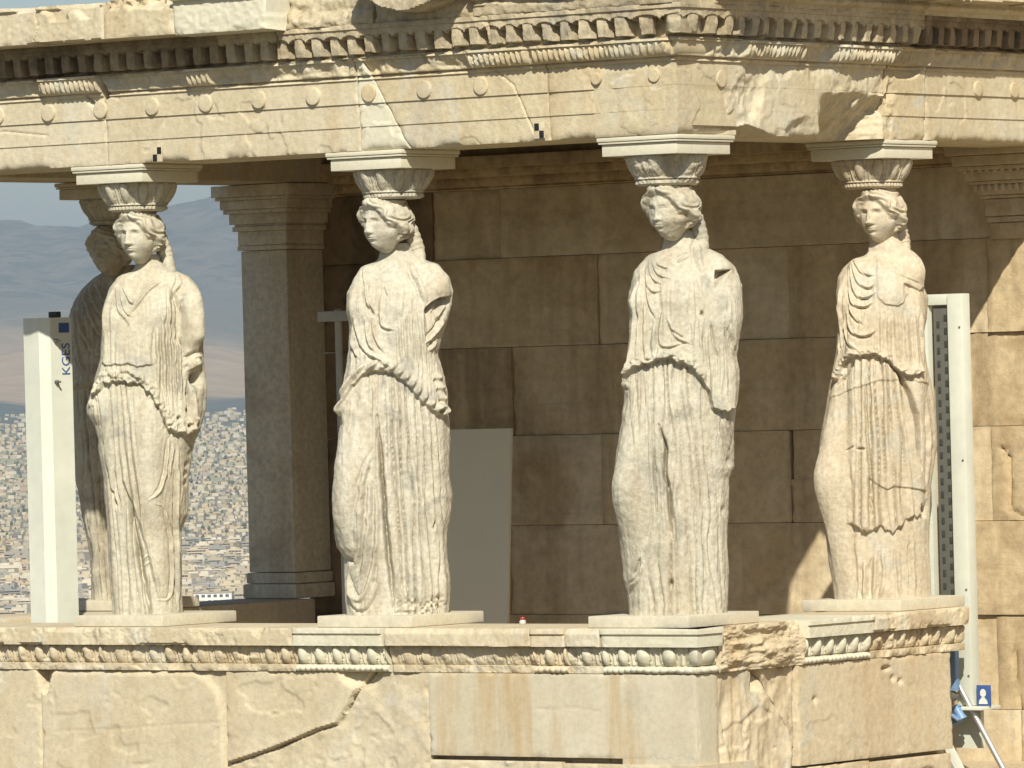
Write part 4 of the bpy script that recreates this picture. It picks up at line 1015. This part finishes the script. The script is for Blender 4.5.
# interior: leaning board, thin pole with arm, bottle
bd = empty('white_board', (-3.66, 3.0, -.975), 0, 'plain grey white board leaning upright against the shaded back wall', 'board')
mb = MB()
V = np.array([(-.265, 0, 0), (.265, 0, 0), (.255, .16, 1.90), (-.265, .16, 1.90)]); V2 = V+np.array([0, .02, 0])
mb.add(np.concatenate([V, V2]), [[0, 1, 2, 3], [5, 4, 7, 6], [1, 5, 6, 2], [4, 0, 3, 7], [3, 2, 6, 7], [4, 5, 1, 0]])
mb.build('sheet', M['white2'], bd, 20)
pl_ = empty('thin_pole', (-4.53, 3.0, -.975), 0, 'thin grey pole with a short cross arm in the shade beside the pilaster', 'pole')
mb = MB(); tube(mb, [(0, 0, 0), (0, 0, 2.62)], .022, 14); mb.build('shaft', M['pole'], pl_)
mb = MB(); bar(mb, (-.12, -.03, 2.58), (.20, -.03, 2.58), .03, .06); mb.build('cross_arm', M['pole'], pl_)
bt = empty('plastic_bottle', (-1.52, .10, -.0605), 0, 'small clear bottle with red cap on the ledge behind the plinth', 'bottle')
bt.location = (-1.06, .10, -.0605); bt.scale = (.66, .66, .66)
mb = MB(); lathe(mb, [(.02, 0), (.026, .006), (.026, .022), (.022, .03), (.014, .036)], 20); mb.build('bottle_body', M['bottle'], bt)
mb = MB(); lathe(mb, [(.018, .036), (.019, .039), (.019, .052), (.015, .058)], 20); mb.build('cap', M['red'], bt)

# survey targets stuck on the architrave: two black squares on a pale card
def target(s, z, order, label):
    e = empty('survey_marker', (s, -.2565, z), 0, label, 'marker')
    mb = MB(); box(mb, (-.034, -.0095, -.04), (.034, -.006, .04), .0005); mb.build('card', M['arch'], e)
    for (cx_, cz_) in order:
        mb = MB(); box(mb, (cx_-.014, -.0125, cz_-.018), (cx_+.014, -.0098, cz_+.018), .0005); mb.build('black_square', M['black'], e)
target(-3.13, 2.452, ((-.015, -.019), (.015, .019)), 'survey target with two black squares on the beam above the leftmost statues')
target(-.597, 2.462, ((-.015, .019), (.015, -.019)), 'survey target with two black squares between the two middle capitals')

# ------------------------------------------------------------------ the plain, the city and the mountains far behind
def polar(px, r, z):
    """point at distance r from the viewpoint, px/FPX radians to the right of the view axis"""
    b = math.atan((px-512)/FPX) if np.isscalar(px) else np.arctan((px-512)/FPX)
    d = np.cos(b)[..., None]*fw[:2]+np.sin(b)[..., None]*rt[:2] if not np.isscalar(px) else math.cos(b)*fw[:2]+math.sin(b)*rt[:2]
    return CAM[0]+r*d[..., 0], CAM[1]+r*d[..., 1], z
RP_ = np.array([0, 60, 75, 120, 300, 900, 4200, 6000, 9000, 11000, 12500, 14500, 16500, 40000])
ZP_ = np.array([-2.6, -2.6, -4, -40, -90, -119, -119, -92, -46, -12, 60, 190, 240, 240])
def ground_z(r): return np.interp(r, RP_, ZP_)
# one ground sheet out to the horizon
rr = np.concatenate([[.5], np.geomspace(8, 55, 8), [60, 66, 75, 90, 105, 120, 160, 220, 300], np.geomspace(400, 11000, 50), np.linspace(11200, 17000, 40), np.geomspace(18000, 34000, 8)])
aa = np.concatenate([np.linspace(-.35, .35, 220), np.linspace(.38, 2*math.pi-.38, 60)])
A_, R_ = np.meshgrid(aa, rr)
dx = np.cos(A_)[..., None]*fw[:2]+np.sin(A_)[..., None]*rt[:2]
Zg = ground_z(R_)
nz_ = fbm(A_*34, R_/1100, 0*R_, 201, 4)
Zg = Zg+nz_*np.interp(R_, [9500, 11500, 14000, 17000], [0, 22, 60, 30])
# the broad slope swells towards the left of the view
V = np.stack([CAM[0]+R_*dx[..., 0], CAM[1]+R_*dx[..., 1], Zg], -1).reshape(-1, 3)
gm, t, P = mat_new('far_ground'); L = t.links.new
ge = N(t, 'ShaderNodeNewGeometry'); ln = N(t, 'ShaderNodeVectorMath', operation='DISTANCE'); L(ge.outputs['Position'], ln.inputs[0]); ln.inputs[1].default_value = tuple(CAM)
n1 = N(t, 'ShaderNodeTexNoise', Scale=.0011, Detail=9.0, Roughness=.65); L(ge.outputs['Position'], n1.inputs['Vector'])
n2 = N(t, 'ShaderNodeTexNoise', Scale=.012, Detail=6.0, Roughness=.7); L(ge.outputs['Position'], n2.inputs['Vector'])
ad = N(t, 'ShaderNodeMath', operation='MULTIPLY_ADD'); L(n1.outputs[0], ad.inputs[0]); ad.inputs[1].default_value = 4600.0; L(ln.outputs['Value'], ad.inputs[2])
mr = N(t, 'ShaderNodeMapRange'); L(ad.outputs[0], mr.inputs[0]); mr.inputs[1].default_value = 2300.0; mr.inputs[2].default_value = 19300.0
rp = t.nodes.new('ShaderNodeValToRGB'); e = rp.color_ramp.elements
e[0].position = 0; e[0].color = (.17, .14, .10, 1); e[1].position = 1; e[1].color = (.13, .12, .09, 1)
for p_, c_ in ((.004, (.17, .14, .10, 1)), (.02, (.20, .19, .12, 1)), (.18, (.27, .25, .20, 1)), (.53, (.25, .23, .18, 1)), (.56, (.09, .10, .075, 1)), (.62, (.07, .085, .065, 1)), (.66, (.48, .33, .19, 1)), (.73, (.50, .35, .20, 1)), (.83, (.16, .15, .10, 1))):
    q = e.new(p_); q.color = c_
L(mr.outputs[0], rp.inputs[0])
L(mixc(t, 1.0, rp.outputs[0], ramp(t, n2.outputs[0], .3, .7, (.7, .7, .7, 1), (1.15, 1.15, 1.15, 1)), 'MULTIPLY'), P.inputs['Base Color']); P.inputs['Roughness'].default_value = .95
g = link('ground', mesh_np('ground', V, grid_q(len(rr), len(aa), True)), gm); g['kind'] = 'structure'
# mountain ridge
na, nr_ = 420, 60
aa2 = np.linspace(-.40, .40, na); ru = np.linspace(0, 1, nr_)
A2, U2 = np.meshgrid(aa2, ru)
pxs = 512+np.tan(A2)*FPX
crest = 520+26*np.interp(pxs, [-400, 0, 60, 130, 215, 330, 600, 1200], [-1.0, .0, -.3, 1.9, 3.6, 3.0, .6, -2])+26*fbm(A2*60, 0*A2, 0*A2, 211, 4)
Rm = 16000+U2*5200
shape = np.where(U2 < .72, np.sin(np.clip(U2/.72, 0, 1)*math.pi/2)**1.15, np.cos((U2-.72)/.28*math.pi/2)**.8)
Zm = 60+shape*(crest-60)+shape*34*fbm(A2*75, U2*9, 0*U2, 212, 5)*np.sin(np.clip(U2*1.2, 0, 1)*math.pi)
d2 = np.cos(A2)[..., None]*fw[:2]+np.sin(A2)[..., None]*rt[:2]
V = np.stack([CAM[0]+Rm*d2[..., 0], CAM[1]+Rm*d2[..., 1], Zm], -1).reshape(-1, 3)
mm = stone('bare_mountain', (.12, .11, .08), (.22, .19, .135), (.07, .08, .05), (.5, .58), seed=.0, bump=0, scale=.005, fine=.22, spot=.6, rough=.95)
o = link('mountain', mesh_np('mountain', V, grid_q(nr_, na)), mm); o['kind'] = 'structure'

# city blocks
def cmat(name, attr):
    m, t, P = mat_new(name)
    if attr:
        a_ = N(t, 'ShaderNodeAttribute', attribute_name='tint'); t.links.new(a_.outputs['Color'], P.inputs['Base Color'])
    else:
        oi = N(t, 'ShaderNodeObjectInfo'); r_ = t.nodes.new('ShaderNodeValToRGB'); r_.color_ramp.interpolation = 'CONSTANT'; el_ = r_.color_ramp.elements
        el_[0].position = 0; el_[0].color = (.54, .46, .32, 1); el_[1].position = .85; el_[1].color = (.32, .30, .26, 1)
        for p_, c_ in ((.18, (.42, .36, .26, 1)), (.34, (.56, .50, .39, 1)), (.5, (.36, .32, .26, 1)), (.62, (.50, .40, .26, 1)), (.75, (.62, .55, .43, 1))):
            q = el_.new(p_); q.color = c_
        t.links.new(oi.outputs['Random'], r_.inputs[0]); t.links.new(r_.outputs[0], P.inputs['Base Color'])
    P.inputs['Roughness'].default_value = .9
    return m
M['city'] = cmat('city_render_walls', False); M['cityfar'] = cmat('far_city_walls', True)
M['win'] = plain('dark_window', (.09, .10, .12), .3)
M['roofc'] = plain('flat_roof', (.40, .34, .27), .9)
def city_block(seed):
    g_ = np.random.default_rng(seed); mb = MB()
    w, d, h = g_.uniform(8, 15), g_.uniform(8, 13), g_.uniform(5.5, 10)
    box(mb, (-w/2, -d/2, -6), (w/2, d/2, h), 0)
    box(mb, (-w*.3, -d*.2, h), (w*.05, d*.25, h+2.4), 0)                      # stair head
    if seed % 2: box(mb, (w*.18, -d/2+1.5, h), (w*.46, d/2-1, h+2.9), 0)      # set-back storey
    nf_ = max(2, int(h/3.1))
    for f_ in range(nf_): box(mb, (-w/2-1.0, -d/2-1.1, f_*3.1+2.4), (w*.35, -d/2+.1, f_*3.1+3.3), 0)   # balconies
    walls = len(mb.N)
    for f_ in range(nf_):
        for j in range(int(w/2.6)):
            x = -w/2+1+j*2.5; box(mb, (x, -d/2-.06, f_*3.1+.9), (x+1.4, -d/2+.05, f_*3.1+2.3), 0)
    me = mb.mesh('city_building', None)
    for p in me.polygons: p.use_smooth = False
    me.materials.append(M['city']); me.materials.append(M['win'])
    mi = np.zeros(len(me.polygons), np.int32); mi[walls:] = 1; me.polygons.foreach_set('material_index', mi)
    return me
variants = [city_block(s_) for s_ in range(8)]
gc = np.random.default_rng(5)
cand = []
r0 = 3430.
row = 0
spans = [(-6, 24), (66, 100), (174, 256)]
while len(cand) < 296:
    st = 7.5*FPX/r0
    for a_, b_ in spans:
        x = a_+gc.uniform(0, st)
        while x < b_:
            if gc.random() < .8: cand.append((x, r0+gc.uniform(-12, 12)))
            x += st*gc.uniform(1.0, 2.1)
    r0 += 24+gc.uniform(0, 10)*(1+row*.03); row += 1
for (x, r_) in cand[:296]:
    o = bpy.data.objects.new('city_building', variants[gc.integers(8)]); COL.objects.link(o)
    bx, by, _ = polar(x, r_, 0); o.location = (bx, by, float(ground_z(r_)))
    o.rotation_euler = (0, 0, THETA+gc.uniform(-.5, .5)); s_ = gc.uniform(.6, 1.0); o.scale = (s_*gc.uniform(.8, 1.7), s_, s_*gc.uniform(.45, .75))
    tag(o, 'small pale apartment block in the hazy city far below', 'building', 'apartment blocks on the plain')
R_END = r0
# the rest of the city reads as one mass
Vs, Qs, Cs = [], [], []
def mass(x, r_, w, d, h, c, rz):
    bx, by, _ = polar(x, r_, 0); z = float(ground_z(r_)); ca, sa = math.cos(rz), math.sin(rz)
    n0 = len(Vs)*8
    Vs.append([(bx+ca*a-sa*b, by+sa*a+ca*b, z+c_) for c_ in (-8, h) for a, b in ((-w/2, -d/2), (w/2, -d/2), (w/2, d/2), (-w/2, d/2))])
    for q in ((0, 1, 5, 4), (1, 2, 6, 5), (2, 3, 7, 6), (3, 0, 4, 7), (4, 5, 6, 7)): Qs.append([n0+k for k in q]); Cs.append(c)
pal = [(.54, .46, .31), (.45, .38, .25), (.58, .50, .36), (.42, .36, .25), (.52, .42, .26), (.60, .53, .41), (.36, .32, .25), (.44, .33, .21), (.30, .29, .19)]
r_ = R_END
while r_ < 10300:
    u_ = r_/FPX; x = -60
    while x < 300:
        w_ = gc.uniform(2.6, 8.0)*(1.6 if gc.random() < .12 else 1)*(1-.25*sstep(7500, 9500, r_))
        if r_ > 7000 and gc.random() < (r_-7600)/2700: x += w_; continue
        mass(x, r_+gc.uniform(-25, 25), w_*u_, gc.uniform(5, 9)*u_*1.1, gc.uniform(1.4, 4.0)*u_, pal[gc.integers(9)], THETA+gc.uniform(-.4, .4))
        x += w_*gc.uniform(.9, 2.2)
    r_ *= 1.0085
for _ in range(12000):      # beyond both sides of the view
    r_ = 3430*(2.7**gc.random()); x = gc.choice([gc.uniform(-1500, -60), gc.uniform(300, 1500)]); u_ = r_/FPX
    mass(x, r_, gc.uniform(3, 10)*u_, gc.uniform(5, 9)*u_, gc.uniform(1.4, 4.2)*u_, pal[gc.integers(9)], THETA+gc.uniform(-.4, .4))
me = mesh_np('far_city', np.array(Vs).reshape(-1, 3), np.array(Qs))
me.polygons.foreach_set('use_smooth', np.zeros(len(me.polygons), bool))
at = me.color_attributes.new('tint', 'FLOAT_COLOR', 'CORNER')
at.data.foreach_set('color', np.repeat(np.c_[np.array(Cs), np.ones(len(Cs))], 4, axis=0).astype(np.float32).ravel())
o = link('far_city', me, M['cityfar']); o['kind'] = 'stuff'
# trees between the houses
mb = MB(); th = np.linspace(0, 2*math.pi, 7, endpoint=False)
for _ in range(1500):
    r_ = 3430*(2.6**gc.random()); x = gc.uniform(-60, 300); bx, by, _z = polar(x, r_, 0); z = float(ground_z(r_)); s_ = r_/FPX*gc.uniform(.8, 2.2)
    prof = [(.5, 0), (1.0, .35), (.8, .85), (.1, 1.2)]
    V = np.array([(bx+p*s_*math.cos(a)*gc.uniform(.7, 1.2), by+p*s_*math.sin(a), z+q*s_*1.7+.5) for p, q in prof for a in th])
    mb.add(V, grid_q(4, 7, True), [[6, 5, 4, 3, 2, 1, 0], list(range(21, 28))])
M['leaf'] = plain('dark_foliage', (.08, .095, .055), .9, 0, .4, .2)
o = mb.build('city_trees', M['leaf']); o['kind'] = 'stuff'
# the nearest white block with rows of windows
bx, by, _ = polar(207., 3470., 0)
wb = empty('apartment_building', (bx, by, float(ground_z(3470))), THETA, 'white flat-roofed block with three rows of windows at the bottom of the city view', 'building')
mb = MB(); box(mb, (-10.5, 0, 0), (10.5, 9, 9.4), .1); mb.build('wall', plain('white_render', (.75, .74, .68), .8), wb)
mb = MB(); box(mb, (-10.9, -.4, 9.4), (10.9, 9.3, 10.0), .1); mb.build('roof', M['roofc'], wb)
for f_ in range(3):
    for j in range(6):
        mb = MB(); x = -9.4+j*3.3; box(mb, (x, -.08, f_*3.1+1.0), (x+1.9, .1, f_*3.1+2.5), 0); mb.build('window', M['win'], wb)

# ------------------------------------------------------------------ haze over the plain
hb = MB(); box(hb, (-42000, -36000, -125), (36000, 42000, 760), 0)
hz = link('haze', hb.mesh('haze', None), bpy.data.materials.new('haze')); hz['kind'] = 'stuff'
hm = hz.data.materials[0]; hm.use_nodes = True; t = hm.node_tree; t.nodes.clear()
pv = N(t, 'ShaderNodeVolumePrincipled', Density=6.6e-5); pv.inputs['Color'].default_value = (.54, .655, .775, 1); pv.inputs['Anisotropy'].default_value = 0.0
ou = N(t, 'ShaderNodeOutputMaterial'); t.links.new(pv.outputs[0], ou.inputs['Volume'])
